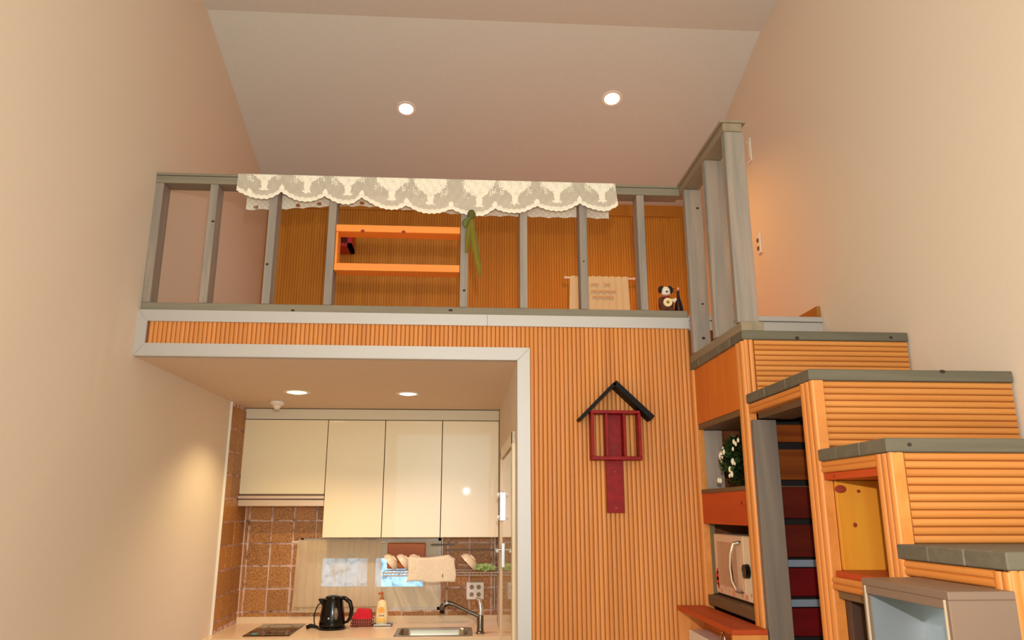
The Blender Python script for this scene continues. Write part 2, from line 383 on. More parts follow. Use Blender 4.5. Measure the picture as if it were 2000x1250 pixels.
tb = struct(MB().box(XL, wx0, YB-.008, YB, .95, 1.72).box(wx1, XK, YB-.008, YB, .95, 1.72).box(wx0, wx1, YB-.008, YB, .95, wz0).box(wx0, wx1, YB-.008, YB, wz1, 1.72).build('wall_back_tiling', GROUT)); tb.name = 'wall_back.003'
tiles(tb, 'back')
tl = struct(box('wall_left', (XL, XL+.008, 4.99, YB-.008, .93, ZS), GROUT, bev=0)); tl.name = 'wall_left.001'
tiles(tl, 'left')
struct(box('trim_7', (XL, XL+.016, 4.983, 4.99, .93, ZS), WHITEP))
struct(box('trim_8', (XL+.008, XL+.022, YB-.03, YB-.015, .97, 1.70), newmat('corner_bead', (226, 190, 170), 0.4)))

# kitchen window
fr = MB().box(wx0, wx1, YB+.01, YB+.06, wz0, wz0+.02).box(wx0, wx1, YB+.01, YB+.06, wz1-.02, wz1).box(wx0, wx0+.02, YB+.01, YB+.06, wz0, wz1).box(wx1-.02, wx1, YB+.01, YB+.06, wz0, wz1).box(-.655, -.60, YB+.01, YB+.05, wz0, wz1)
win = struct(fr.build('window_1', newmat('window_frame', (206, 196, 182), 0.4)))
PANE = newmat('daylight_pane', (160, 205, 235), 0.1); b = PANE.node_tree.nodes['Principled BSDF']
tc = nd(PANE, 'ShaderNodeTexCoord'); ns = nd(PANE, 'ShaderNodeTexNoise'); ns.inputs['Scale'].default_value = 22; ns.inputs['Detail'].default_value = 6
rp = ramp(PANE, [(0.36, (80, 104, 120)), (0.43, (132, 184, 226)), (0.62, (190, 222, 248))]); lk(PANE, tc.outputs['Object'], ns.inputs['Vector']); lk(PANE, ns.outputs['Fac'], rp.inputs[0]); lk(PANE, rp.outputs[0], b.inputs['Emission Color']); b.inputs['Emission Strength'].default_value = 1.15
FILM = newmat('frosted_film', (222, 206, 180), 0.6)
box('pane', (-1.10, -.655, YB+.03, YB+.036, 1.155, 1.34), PANE, win, bev=0)
box('pane', (-.60, -.27, YB+.03, YB+.036, 1.150, 1.34), PANE, win, bev=0)
box('shade', (-1.10, -.17, YB+.02, YB+.028, 1.34, wz1-.02), FILM, win, bev=0)
box('lower_panel', (-1.10, -.17, YB+.012, YB+.028, wz0+.02, 1.152), FILM, win, bev=0)
box('side_panel', (-.27, -.17, YB+.012, YB+.028, 1.152, 1.34), FILM, win, bev=0)
box('side_panel', (-1.10, -.965, YB+.012, YB+.028, 1.152, 1.34), FILM, win, bev=0)

# door in the kitchen's right wall
d = struct(MB().box(XK-.016, XK, 3.64, 3.70, 0, 2.03, bev=.002).box(XK-.016, XK, 4.78, 4.84, 0, 2.03, bev=.002).box(XK-.016, XK, 3.64, 4.84, 1.97, 2.03, bev=.002).build('door_1', newmat('door_frame', (226, 206, 170), 0.3)))
box('door_leaf', (XK-.008, XK-.001, 3.706, 4.774, 0.01, 1.955), DOORM, d)
box('door_panel', (XK-.011, XK-.008, 3.80, 4.60, 0.2, 1.88), newmat('door_panel_gloss', (190, 168, 128), 0.06), d, bev=.001)
h1 = box('lock_plate', (XK-.03, XK-.008, 4.60, 4.65, 1.60, 1.77), METAL, d, bev=.004)
MB().sph((XK-.032, 4.625, 1.75), .014, n=10).sph((XK-.032, 4.625, 1.62), .014, n=10).build('button', WHITEP, h1, smooth=True)
h2 = box('handle_plate', (XK-.022, XK-.008, 4.56, 4.60, 1.34, 1.48), METAL, d, bev=.004)
MB().tube([(XK-.01, 4.58, 1.44), (XK-.05, 4.58, 1.44), (XK-.052, 4.50, 1.44), (XK-.05, 4.45, 1.438)], .008).build('lever', CHROME, h2, smooth=True)

# ------------------------------------------------------------------ loft railing
rail = thing('loft_railing', (0, YF+.045, ZL), 'grey-stained timber railing along the loft edge and down to the stair landing', 'railing')
PY0, PY1 = YF, YF+.09
box('bottom_plate', (XL, XR, PY0, PY1, ZL, 2.604), GREY_X, rail, bev=.002)
box('rail', (XL, XR-.005, PY0, PY1, 3.207, 3.245), GREY_X, rail, bev=.002)
box('handrail_cap', (XL, XR-.005, PY0-.006, PY1+.006, 3.246, 3.258), GREY_X, rail, bev=.002)
for x0 in (XL, -1.2555, -.967, -.679, -.034, .257, .554, .847):
    box('baluster', (x0+.0005, x0+.0385, PY0+.001, PY1-.001, 2.605, 3.206), GREY_Z, rail, bev=.002, at=(x0, PY0, 2.605))
box('bottom_plate', (XR, XR+.09, 2.812, YF-.004, 2.342, 2.380), GREY_Y, rail, bev=.002)
box('rail', (XR-.008, XR+.075, 2.83, YF+.06, 3.210, 3.248), GREY_Y, rail, bev=.002)
box('handrail_cap', (XR-.018, XR+.092, 2.826, YF+.07, 3.249, 3.262), GREY_Y, rail, bev=.002)
for y0, xa in ((2.832, XR-.005), (3.10, XR-.005), (3.425, XR-.003)):
    box('baluster', (xa, xa+.085, y0, y0+.038, 2.381, 3.209), GREY_Z, rail, bev=.002, at=(xa, y0, 2.38))

# orange shelf fitted between two balusters
sh = thing('rail_shelf', (-.337, YF+.045, 2.78), 'bright orange two-tier wooden shelf fitted between two loft balusters', 'shelf')
SHM = wood('bright_orange_board', (246, 150, 62), (236, 136, 48), 'X', 10, 0.45, 0.03)
box('shelf_board', (-.639, -.036, YF+.004, YF+.09, 2.978, 3.013), SHM, sh)
box('shelf_board', (-.639, -.036, YF+.004, YF+.09, 2.780, 2.816), SHM, sh)
box('side_board', (-.6395, -.628, YF+.012, YF+.09, 2.816, 2.978), SHM, sh)

rb = thing('red_wall_box', (-.92, 5.34, 3.52), 'small open red wooden box on the loft back wall behind the orange shelf', 'box')
mb = MB().box(-.985, -.84, 5.25, 5.42, 3.52, 3.545).box(-.985, -.84, 5.25, 5.42, 3.65, 3.67).box(-.985, -.97, 5.25, 5.42, 3.52, 3.67).box(-.87, -.84, 5.25, 5.42, 3.52, 3.67)
mb.build('frame', newmat('bright_red_paint', (176, 8, 36), 0.4), rb); box('back_panel', (-.97, -.87, 5.405, 5.42, 3.53, 3.66), SLATC, rb)

# ------------------------------------------------------------------ lace runner over the handrail
prof = [(-1.125, 3.169), (-0.994, 3.126), (-0.909, 3.166), (-0.788, 3.119), (-0.698, 3.148), (-0.59, 3.11), (-0.522, 3.147), (-0.375, 3.089), (-0.301, 3.112), (-0.185, 3.07), (-0.083, 3.099), (0.056, 3.065), (0.132, 3.105), (0.233, 3.086), (0.341, 3.124), (0.443, 3.102), (0.556, 3.143), (0.669, 3.107), (0.745, 3.145)]
peaks = [-1.06, -.909, -.698, -.522, -.301, -.083, .132, .341, .556, .75]
lows = [-.994, -.788, -.59, -.375, -.185, .056, .233, .443, .669]
def zbot(x):
    for (xa, za), (xb, zb) in zip(prof, prof[1:]):
        if x <= xb:
            t = (x-xa)/(xb-xa); t = max(0, min(1, t))
            up_ = za > zb
            s = math.sin(t*math.pi/2) if up_ else 1-math.cos(t*math.pi/2)   # round bellies, pointed arches
            return za+(zb-za)*s + .0022*math.sin(x*240)
    return prof[-1][1]
def motif(x, z, zb_):
    """thread density: vases of flowers, a dotted scalloped hem"""
    m = min(lows, key=lambda c: abs(c-x)); dx = abs(x-m); zt = 3.262; h = (z-zb_)
    r = math.sin(x*310+math.sin(z*190)*2)*math.sin(z*270+math.sin(x*170)*2)
    dens = 0.72+.04*r
    t = (z-3.155)/(zt-3.155)                       # 0 foot of vase .. 1 top
    drop = (zb_-3.10)*0.6; t = (z-(zb_+.055))/.10
    if t > 0:
        wv = .013+.012*max(0, t-.05)+(.055*max(0, min(1, (t-.45)/.3)) if t > .45 else 0)
        wv += .008*r*(t > .4)
        if dx < wv: dens = 0.97 if r > -.55 or t < .4 else .84
    if -.08 < t < .02 and dx < .022: dens = 0.99
    if h < .022: dens = .93+.05*r
    if h < .008: dens = .98
    p = min(abs(c-x) for c in peaks)
    if (p*p+(h-.028)**2) < .013**2: dens = 0.99
    if .3 < t < .8 and .05 < dx < .085 and r > .25: dens = .95
    return min(1, dens)
def lace_sheet(name, x0, x1, sections, dens, parent, nu, nv):
    mb = MB(); lay = mb.bm.verts.layers.float.new('thread'); V = []
    for i in range(nu+1):
        x = x0+(x1-x0)*i/nu; row = []
        for j in range(nv+1):
            p = sections(x, j/nv); v = mb.bm.verts.new(p); v[lay] = dens(x, p, j/nv); row.append(v)
        V.append(row)
    for i in range(nu):
        for j in range(nv): mb.bm.faces.new([V[i][j], V[i+1][j], V[i+1][j+1], V[i][j+1]])
    return mb.build(name, LACE, parent, smooth=True)
lace = thing('lace_runner', (-.19, YF+.045, 3.26), 'long white floral lace runner with scalloped hem draped over the loft handrail', 'runner')
def front_sec(x, t):
    zb_ = zbot(x); wav = .003*math.sin(x*23)+.002*math.sin(x*61)
    if t < .12: u = t/.12; return Vector((x, YF+.05-u*(.058), 3.2615))
    u = (t-.12)/.88; z = 3.2615+(zb_-3.2615)*u
    fl = .012*max(0, (x-.66)/.085)*u
    return Vector((x+fl, YF-.009-u*(.004+wav)-.004*u*abs(math.sin(x*8)), z))
lace_sheet('front_flap', -1.125, .739, front_sec, lambda x, p, t: motif(x, p.z, zbot(x)), lace, 560, 34)
def back_sec(x, t):
    if t < .15: u = t/.15; return Vector((x, YF+.05+u*.053, 3.2615))
    u = (t-.15)/.85; zb_ = 3.112+.038*max(0, 1-abs((x+.55)/.55))+.006*abs(math.sin(x*38))-.0
    return Vector((x, YF+.103+.004*math.sin(x*19)*u, 3.2615+(zb_-3.2615)*u))
def back_d(x, p, t):
    for hx, hz in ((-1.057, 3.131), (-.852, 3.147), (-.748, 3.158), (-.535, 3.169)):
        if ((x-hx)/1.3)**2+(p.z-hz)**2 < .0085**2: return 0.0
    return .86+.06*math.sin(x*200)*math.sin(p.z*210)
lace_sheet('back_flap', -1.106, .725, back_sec, back_d, lace, 420, 30)

# olive ribbon tied at the lace
ribn = thing('ribbon', (.018, YF-.03, 3.07), 'olive green organza ribbon tied in a bow on the lace', 'ribbon')
MB().sph((.018, YF-.030, 3.066), .021, (1, .8, 1.25), 12).build('knot', newmat('olive_knot', (86, 84, 30), 0.8), ribn, smooth=True)
def strip(name, pts, m, parent, tk=.0012):
    mb = MB(); A = []
    for (x, y, z, wd, tx) in pts:
        A.append([mb.bm.verts.new((x-wd/2, y, z)), mb.bm.verts.new((x, y-tx, z-.001)), mb.bm.verts.new((x+wd/2, y, z))])
    for a, b_ in zip(A, A[1:]):
        mb.bm.faces.new([a[0], a[1], b_[1], b_[0]]); mb.bm.faces.new([a[1], a[2], b_[2], b_[1]])
    ob = mb.build(name, m, parent, smooth=True); s = ob.modifiers.new('s', 'SOLIDIFY'); s.thickness = tk; return ob
strip('tail', [(.018, YF-.03, 3.058, .014, .004), (.022, YF-.032, 3.0, .028, .006), (.032, YF-.03, 2.93, .036, .008), (.045, YF-.028, 2.86, .030, .006), (.056, YF-.027, 2.80, .024, .004), (.063, YF-.026, 2.752, .012, .002)], RIBBON, ribn)
strip('tail', [(.014, YF-.03, 3.056, .014, .004), (.008, YF-.032, 3.0, .026, .005), (.001, YF-.030, 2.94, .024, .005), (-.003, YF-.028, 2.87, .014, .003)], RIBBON, ribn)
strip('loop', [(.014, YF-.034, 3.054, .016, .006), (-.006, YF-.038, 3.036, .030, .010), (-.014, YF-.036, 3.015, .030, .008), (-.006, YF-.030, 2.998, .012, .004)], newmat('olive_loop', (112, 122, 62), 0.8), ribn)

# loft curtain on a white rod
lc_ = thing('loft_curtain', (.99, YLB-.05, 3.36), 'cream linen cafe curtain on a short white rod up on the loft back wall', 'curtain')
MB().cyl((.750, YLB-.055, 3.364), (1.257, YLB-.055, 3.364), .008).sph((.742, YLB-.055, 3.364), .013, n=10).sph((1.265, YLB-.055, 3.364), .013, n=10).box(.785, .795, YLB-.055, YLB-.015, 3.358, 3.370).box(1.21, 1.22, YLB-.055, YLB-.015, 3.358, 3.370).build('rod', WHITEP, lc_, smooth=True)
def pleat(x0, x1, z0, z1, y, amp, n, flare=0.0):
    xm = (x0+x1)/2
    return lambda u, v: Vector(((x0+(x1-x0)*u)+((u-.5)*flare*(1-v)), y+amp*math.sin(u*n*6.283)*(.5+.5*(1-v))-.0*v, z0+(z1-z0)*v+.006*abs(math.sin(u*n*3.14))*v))
cl = MB().grid(90, 12, pleat(.775, 1.217, 2.68, 3.372, YLB-.066, .007, 9, .05)).build('cloth', CURTAIN2, lc_, smooth=True)
mb = MB()
for z, xa, xb in ((3.308, .93, .99), (3.308, 1.03, 1.08), (3.255, .93, 1.12), (3.21, .94, 1.10)): mb.box(xa, xb, YLB-.082, YLB-.078, z, z+.010)
mb.build('stitched_band', newmat('tan_stitch', (206, 176, 140), 0.9), lc_)

# figurine dog and bottle on the loft's front plate
dg = thing('dog_figurine', (.985, YF+.05, 2.604), 'white-faced toy dog with black ears and round belly disc on the loft plate', 'figurine')
c = Vector((.985, YF+.05, 2.6055))
MB().sph(c+Vector((0, 0, .040)), .038, (1, .8, 1.05), 16).sph(c+Vector((-.02, -.012, .012)), .015).sph(c+Vector((.02, -.012, .012)), .015).sph(c+Vector((-.030, -.01, .058)), .013, (.8, .8, 1.5)).build('body', newmat('brown_plush', (92, 44, 20), 0.8), dg, smooth=True)
MB().sph(c+Vector((0, -.004, .108)), .024, (1, .9, 1.05), 14).sph(c+Vector((-.004, -.020, .095)), .019, (1.25, .9, .65), 12).build('head', newmat('white_plush', (240, 222, 204), 0.7), dg, smooth=True)
for s in (-1, 1): MB().sph(c+Vector((s*.023, -.004, .118)), .018, (.8, .6, 1.15), 12, Matrix.Rotation(-s*.25, 3, 'Y')).build('ear', newmat('black_plush', (18, 14, 12), 0.8), dg, smooth=True)
MB().sph(c+Vector((-.004, -.038, .098)), .005, n=8).build('nose', BLACKM, dg, smooth=True)
MB().cyl(c+Vector((0, -.027, .045)), c+Vector((0, -.036, .045)), .022, n=20).build('belly_disc', newmat('cream_disc', (240, 214, 160), 0.5), dg)
MB().cyl(c+Vector((0, -.0355, .045)), c+Vector((0, -.0375, .045)), .008, n=10).build('disc_mark', newmat('olive_print', (140, 112, 50), 0.6), dg)
MB().sph(c+Vector((.034, -.012, .060)), .011, (1.3, .7, .7), 10, Matrix.Rotation(.5, 3, 'Y')).sph(c+Vector((.045, -.012, .066)), .008, n=8).build('paw', newmat('white_paw', (240, 220, 196), 0.7), dg, smooth=True)
MB().cyl(c+Vector((0, 0, .075)), c+Vector((0, 0, .083)), .022, .020, 16).build('collar', newmat('red_brown_band', (150, 60, 40), 0.7), dg)
vs = thing('bead_bottle', (1.052, YF+.055, 2.604), 'dark flared bottle with curled wire and pink bead in the loft corner', 'bottle')
c = Vector((1.050, YF+.055, 2.6055))
MB().lathe(c, [(0, 0), (.024, 0), (.023, .02), (.018, .05), (.009, .078), (.006, .10), (.008, .112), (0, .118)], 20).build('body', newmat('dark_plum_glaze', (40, 10, 14), 0.25), vs, smooth=True)
MB().tube([c+Vector((-.002, -.01, .106)), c+Vector((-.022, -.012, .104)), c+Vector((-.030, -.012, .116)), c+Vector((-.012, -.012, .126)), c+Vector((-.034, -.012, .121)), c+Vector((-.056, -.012, .106)), c+Vector((-.068, -.012, .100))], .0022, 6).build('wire', newmat('brown_wire', (120, 52, 16), 0.5), vs, smooth=True)
MB().sph(c+Vector((-.001, -.008, .124)), .007, n=10).build('bead', newmat('pink_bead', (236, 160, 140), 0.4), vs, smooth=True)

# ------------------------------------------------------------------ staircase with storage in its flank
st = thing('storage_staircase', (1.4, 2.2, 0), 'orange ribbed wooden staircase with grey treads and storage niches in its flank', 'staircase')
tops = [2.340, 2.090, 1.840, 1.581, 1.331, 1.081, .831, .581, .331]
fronts = [2.802, 2.274, 1.881, 1.50, 1.125, .75, .375, 0.0, -.375]
TH = .036
X1 = XW-.008
RP = .0203
for k, (zt, yf) in enumerate(zip(tops, fronts)):
    yb = YF-.004 if k == 0 else fronts[k-1]+.004
    nose = .006 if k != 1 else .008
    n = 5 if k == 0 else 3
    ys = [yf-nose+(yb-yf+nose)*i/n for i in range(n+1)]
    ov = .006
    tr_ = box('tread', (XR-ov, X1+.003, ys[0], ys[1]-.0015, zt-TH, zt), GREY_END, st, bev=.003, at=(XR, ys[0], zt))
    for a, b_ in zip(ys[1:], ys[2:]):
        j = random.uniform(-.0015, .0015)
        box('plank', (XR-ov+j, X1+.003, a+.0015, b_-.0015, zt-TH, zt-.0005), GREY_END, tr_, bev=.003, at=(XR, a, zt))
    # riser below this tread
    zb_ = tops[k+1] if k+1 < len(tops) else 0
    rs = box('riser', (XR+.002, X1, yf+.004, yf+.02, zb_, zt-TH), GAPM, st, bev=0)
    me = rib_mesh(X1-.002-(XR+.04), RP, 'X', (0, -1, 0), OR_X, .34)
    nr = int((zt-TH-zb_)/RP)
    for i in range(nr+1):
        z = zt-TH-.0102-i*RP
        if z < zb_+.004: break
        inst('rib', me, (XR+.04, yf+.004, z), rs)
    vme = rib_mesh(zt-TH-zb_, .019, 'Z', (0, -1, 0), OR_V, .34)
    for xx in (XR+.0095, XR+.0285): inst('rib', vme, (xx, yf+.004, zb_), rs)

# flank frame (plane x = XR): backing boards with half-round ribs
def vbeads(y0, y1, z0, z1, n, frame):
    p = (y1-y0)/n; me = rib_mesh(z1-z0, p, 'Z', (-1, 0, 0), OR_V, .28)
    for i in range(n): inst('rib', me, (XR+.002, y0+p*(i+.5), z0), frame)
def hbeads(y0, y1, z0, z1, n, frame):
    p = (z1-z0)/n; me = rib_mesh(y1-y0, p, 'Y', (-1, 0, 0), OR_Y, .28)
    for i in range(n): inst('rib', me, (XR+.002, y0, z0+p*(i+.5)), frame)
def stile(y0, y1, z1, n=3, z0=0.0, name='side_stile'):
    f = box(name, (XR+.002, XR+.03, y0, y1, z0, z1), OR_Y, st, bev=0); vbeads(y0, y1, z0, z1, n, f); return f
def siderail(y0, y1, z0, z1, n=2):
    f = box('side_rail', (XR+.002, XR+.03, y0, y1, z0, z1), OR_Y, st, bev=0); hbeads(y0, y1, z0, z1, n, f); return f
# bay 1 (under the landing)
stile(2.806, 2.886, tops[1]+.21, 2)
stile(3.455, 3.494, 2.304, 1)
box('side_panel', (XR+.003, XR+.02, 2.886, 3.455, 2.047, 2.304), ORPANEL, st)
box('shelf_board', (XR+.006, X1, 2.83, 3.49, 2.022, 2.047), BROWN, st)
box('shelf_board', (XR+.001, X1, 2.888, 3.454, 1.735, 1.752), BROWN, st)
box('drawer_front', (XR+.003, XR+.022, 2.888, 3.454, 1.604, 1.735), ORRED, st)
box('shelf_board', (XR+.004, X1, 2.888, 3.454, 1.264, 1.304), BROWN, st)
box('niche_post', (XR+.012, XR+.115, 3.455, 3.49, 1.755, 2.02), GREY_Z, st)
box('niche_post', (XR+.012, XR+.055, 3.456, 3.49, 1.306, 1.602), newmat('dim_olive_board', (120, 100, 66), .7), st)
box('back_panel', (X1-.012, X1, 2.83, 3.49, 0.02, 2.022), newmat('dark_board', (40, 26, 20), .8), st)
# bay 2 (tall opening with slats)
stile(2.252, 2.345, 2.052, 3); siderail(2.345, 2.79, 2.016, 2.052, 2)
box('header_board', (XR+.03, XR+.16, 2.28, 2.79, 1.995, 2.03), BROWN, st)
box('inner_post', (XR+.002, XR+.09, 2.772, 2.80, 0, 1.99), wood('dim_grey_timber', (130, 114, 100), (98, 90, 84), 'Z', 10, .75, .02), st)
box('partition', (XR+.035, X1, 2.915, 2.93, 0, 2.02), newmat('slat_gap_shade', (20, 14, 12), .8), st)  # near-black colour stands in for the deep shade between the slats
for (z0, z1, m) in ((1.918, 1.985, SLATA), (1.775, 1.890, SLATA), (1.632, 1.748, SLATB), (1.492, 1.608, SLATB), (1.353, 1.452, SLATC), (1.215, 1.312, SLATC), (1.06, 1.17, SLATC), (.91, 1.02, SLATC)):
    box('slat', (XR+.092, X1-.2, 2.886, 2.902, z0, z1), m, st)
for z0 in (1.456, 1.316): box('metal_strip', (XR+.092, XR+.30, 2.885, 2.900, z0, z0+.026), newmat('pale_steel_strip', (150, 166, 184), 0.4, 0.3), st)
# bay 3 (pine-lined cubby)
stile(1.866, 1.942, 1.802, 3); siderail(1.942, 2.252, 1.770, 1.803, 2)
box('cubby_top', (XR+.003, X1, 1.943, 2.250, 1.748, 1.769), ORRED, st)
box('cubby_back', (XR+.03, X1, 2.236, 2.250, 1.492, 1.747), PINE, st)
box('cubby_side', (XR+.34, XR+.355, 1.9, 2.236, 1.492, 1.747), PINE, st)
box('cubby_floor', (XR+.003, X1, 1.943, 2.236, 1.474, 1.492), ORRED, st)
siderail(1.942, 2.252, 1.438, 1.474, 2)
box('inner_header', (XR+.012, XR+.03, 1.945, 2.25, 1.415, 1.437), BROWN, st)
box('lower_back', (XR+.03, X1, 2.22, 2.25, 0, 1.43), wood('dark_brown_board', (92, 66, 50), (66, 44, 32), 'Z', 12, .6), st)
# bay 4
stile(1.500, 1.548, 1.542, 2); siderail(1.548, 1.866, 1.508, 1.543, 2)
stile(1.118, 1.17, 1.29, 2); stile(.745, .80, 1.04, 2); stile(.37, .42, .79, 2)
for (y0, y1, z1) in ((1.17, 1.5, 1.294), (.80, 1.118, 1.044), (.42, .745, .794), (-.37, .37, .29)):
    box('side_panel', (XR+.003, XR+.02, y0, y1, 0, z1), ORPANEL, st)

# orange box fixed to the flank
ob = thing('orange_wall_box', (1.0, 3.12, .85), 'open orange wooden box on the stair flank below the microwave', 'box')
bx0, bx1, by0, by1, bz0, bz1 = .945, XR-.004, 2.77, 3.482, .86, 1.256
box('top_board', (bx0, bx1, by0, by1, bz1-.018, bz1), ORRED, ob)
box('bottom_board', (bx0, bx1, by0, by1, bz0, bz0+.018), ORRED, ob)
box('side_board', (bx0, bx1, by0, by0+.018, bz0+.018, bz1-.018), OR_V, ob)
box('side_board', (bx0, bx1, by1-.018, by1, bz0+.018, bz1-.018), OR_V, ob)
box('back_panel', (bx1-.01, bx1, by0+.018, by1-.018, bz0+.018, bz1-.018), ORPANEL, ob)
pb = thing('white_carton', (1.0, 3.25, .878), 'white carton standing in the orange box', 'carton')
box('carton_body', (.975, 1.06, 3.10, 3.42, .8785, 1.165), WHITEP, pb)
box('carton_flap', (.972, .975, 3.12, 3.40, 1.05, 1.16), newmat('paper_white', (226, 210, 190), .7), pb)
bc = thing('black_bulldog_clip', (1.0, 3.04, .878), 'black wire-handled jar standing beside the white carton', 'jar')
MB().lathe((1.0, 3.045, .8785), [(0, 0), (.03, 0), (.032, .02), (.032, .24), (.02, .27), (.02, .29), (0, .29)], 16).build('jar_body', BLACKM, bc, smooth=True)
MB().tube([(1.0, 3.045+.022*math.cos(a), 1.165+.045*math.sin(a)) for a in [math.pi*i/8 for i in range(9)]], .003, 6).build('wire_handle', CHROME, bc, smooth=True)
bc.name = 'wire_handle_jar'

# grey metal cabinet fixed to the flank
gb = thing('grey_open_cabinet', (1.0, 1.65, 1.0), 'grey-beige open-fronted metal cabinet with silver lining fixed to the stair flank', 'cabinet')
gx0, gx1, gy0, gy1, gz0, gz1 = .935, XR-.004, 1.487, 1.815, .95, 1.508
box('top_panel', (gx0, gx1, gy0, gy1, gz1-.016, gz1), GREYMETAL, gb)
box('side_panel', (gx0, gx1, gy0, gy0+.012, gz0, gz1-.016), GREYMETAL, gb)
box('side_panel', (gx0, gx1, gy1-.012, gy1, gz0, gz1-.016), GREYMETAL, gb)
box('bottom_panel', (gx0, gx1, gy0+.012, gy1-.012, gz0, gz0+.012), GREYMETAL, gb)
box('back_lining', (gx1-.006, gx1, gy0+.012, gy1-.012, gz0+.012, gz1-.016), SILVER, gb)
box('side_lining', (gx0+.012, gx1-.006, gy1-.015, gy1-.012, gz0+.012, gz1-.018), SILVER, gb, bev=0)
ed = newmat('bright_edge', (216, 196, 166), .3, .3)
box('edge_strip', (gx0-.002, gx0+.002, gy0+.012, gy0+.016, gz0, gz1-.016), ed, gb, bev=0)
box('edge_strip', (gx0-.002, gx0+.002, gy1-.016, gy1-.012, gz0, gz1-.016), ed, gb, bev=0)
box('front_rail', (gx0, gx0+.008, gy0+.012, gy1-.012, gz1-.034, gz1-.016), GREYMETAL, gb)
MB().cyl((gx0+.006, gy1-.03, 1.30), (gx0-.012, gy1-.03, 1.30), .006, .006, 12).sph((gx0-.014, gy1-.03, 1.30), .008, n=10).build('knob', CHROME, gb, smooth=True)

# microwave
mw = thing('microwave', (1.3, 3.2, 1.304), 'beige microwave with red flower print and chrome bar handle in the stair niche', 'microwave')
MWC = newmat('microwave_enamel', (222, 190, 160), .35)
mx0, my0, my1, mz0, mz1 = 1.125, 2.935, 3.435, 1.306, 1.562
box('body', (mx0+.004, 1.42, my0, my1, mz0+.008, mz1), MWC, mw, bev=.006)
dr = box('door', (mx0-.012, mx0+.003, 3.075, my1, mz0+.008, mz1), MWC, mw, bev=.004)
box('door_window', (mx0-.0145, mx0-.0115, 3.15, 3.39, 1.352, 1.53), newmat('microwave_window', (186, 150, 122), .15), dr, bev=.001)
pn = box('control_panel', (mx0-.012, mx0+.003, my0, 3.072, mz0+.008, mz1), newmat('panel_enamel', (232, 214, 184), .35), mw, bev=.004)
MB().cyl((mx0-.012, 3.035, 1.43), (mx0-.03, 3.035, 1.43), .028, .026, 20).build('knob', BLACK, pn, smooth=True)
MB().tube([(mx0-.010, 3.105, 1.535), (mx0-.038, 3.11, 1.530), (mx0-.048, 3.12, 1.49), (mx0-.050, 3.125, 1.44), (mx0-.048, 3.12, 1.39), (mx0-.036, 3.11, 1.352), (mx0-.010, 3.105, 1.347)], .008, 8).build('handle', CHROME, dr, smooth=True)
mb = MB()
for i in range(9): mb.cyl((mx0-.0124, 2.965+.05*(i % 9), 1.336+.008*math.sin(i*2.1)), (mx0-.0134, 2.965+.05*(i % 9), 1.336+.008*math.sin(i*2.1)), random.uniform(.006, .014), n=9)
mb.build('flower_print', newmat('pink_print', (226, 140, 116), .4), mw)
mb = MB()
for dy, dz, r_ in ((0, .09, .020), (.006, .068, .018), (-.004, .110, .012), (-.01, .05, .012)): mb.cyl((mx0-.0125, 3.405+dy*.5, mz0+dz-.01), (mx0-.0137, 3.405+dy*.5, mz0+dz-.01), r_, n=11)
mb.build('flower_print', newmat('red_print', (206, 30, 30), .4), mw)

# rose plant
pl_ = thing('rose_pot_plant', (1.20, 3.14, 1.752), 'bushy artificial plant with white roses in the upper stair niche', 'plant')
MB().lathe((1.21, 3.14, 1.7525), [(0, 0), (.045, 0), (.058, .055), (.06, .06), (.052, .06), (.048, .05), (0, .05)], 18).build('pot', newmat('black_pot', (20, 16, 14), .6), pl_, smooth=True)
rnd = random.Random(4); mb = MB()
cpl = Vector((1.170, 3.155, 1.868))
for i in range(1100):
    d_ = Vector((rnd.gauss(0, 1), rnd.gauss(0, 1), rnd.gauss(0, 1))).normalized(); r_ = rnd.random()**.4
    p = cpl+Vector((d_.x*.085, d_.y*.135, d_.z*.105))*r_
    t = Vector((rnd.uniform(-1, 1), rnd.uniform(-1, 1), rnd.uniform(-.6, .8))).normalized(); s = t.cross(Vector((0, 0, 1))).normalized(); L = rnd.uniform(.020, .034); W = L*.36
    q = [p, p+t*L*.5+s*W, p+t*L, p+t*L*.5-s*W]
    q[1].z -= .002; q[3].z -= .002
    mb.bm.faces.new([mb.bm.verts.new(v) for v in (q[0], q[1], q[2])]); mb.bm.faces.new([mb.bm.verts.new(v) for v in (q[0], q[2], q[3])])
fo = mb.build('foliage', mottled('dark_leaf', [(0.3, (16, 30, 14)), (0.7, (52, 84, 34))], 30, .5, 0), pl_); fo['kind'] = 'stuff'
ROSE = newmat('white_rose', (240, 226, 200), .6)
def rose(p, r_):
    mb = MB()
    for j, (rr, hh, n) in enumerate(((1.0, .15, 6), (.72, .35, 5), (.42, .5, 4))):
        for k in range(n):
            a = 6.283*k/n+j*.5; o = Vector((0, math.cos(a), math.sin(a)))*r_*rr*.55
            mb.sph(p+o+Vector((-r_*hh, 0, 0)), r_*.5*rr+.001, (.55, 1, 1), 8)
    mb.sph(p+Vector((-r_*.45, 0, 0)), r_*.3, n=8)
    return mb.build('rose', ROSE, pl_, smooth=True)
for (y, z, r_, x) in ((3.20, 1.885, .019, 1.095), (3.16, 1.900, .011, 1.093), (3.08, 1.855, .013, 1.10), (3.12, 1.825, .012, 1.10), (3.10, 1.805, .012, 1.10), (3.08, 1.935, .010, 1.11), (3.06, 1.925, .009, 1.11), (3.03, 1.937, .009, 1.11), (3.19, 1.915, .008, 1.10), (3.25, 1.905, .006, 1.11), (3.235, 1.873, .006, 1.10), (3.225, 1.862, .006, 1.10), (3.24, 1.785, .011, 1.09), (3.215, 1.783, .010, 1.09), (3.13, 1.80, .008, 1.10), (3.06, 1.845, .006, 1.10), (3.07, 1.905, .008, 1.10)):
    rose(Vector((x, y, z)), r_)

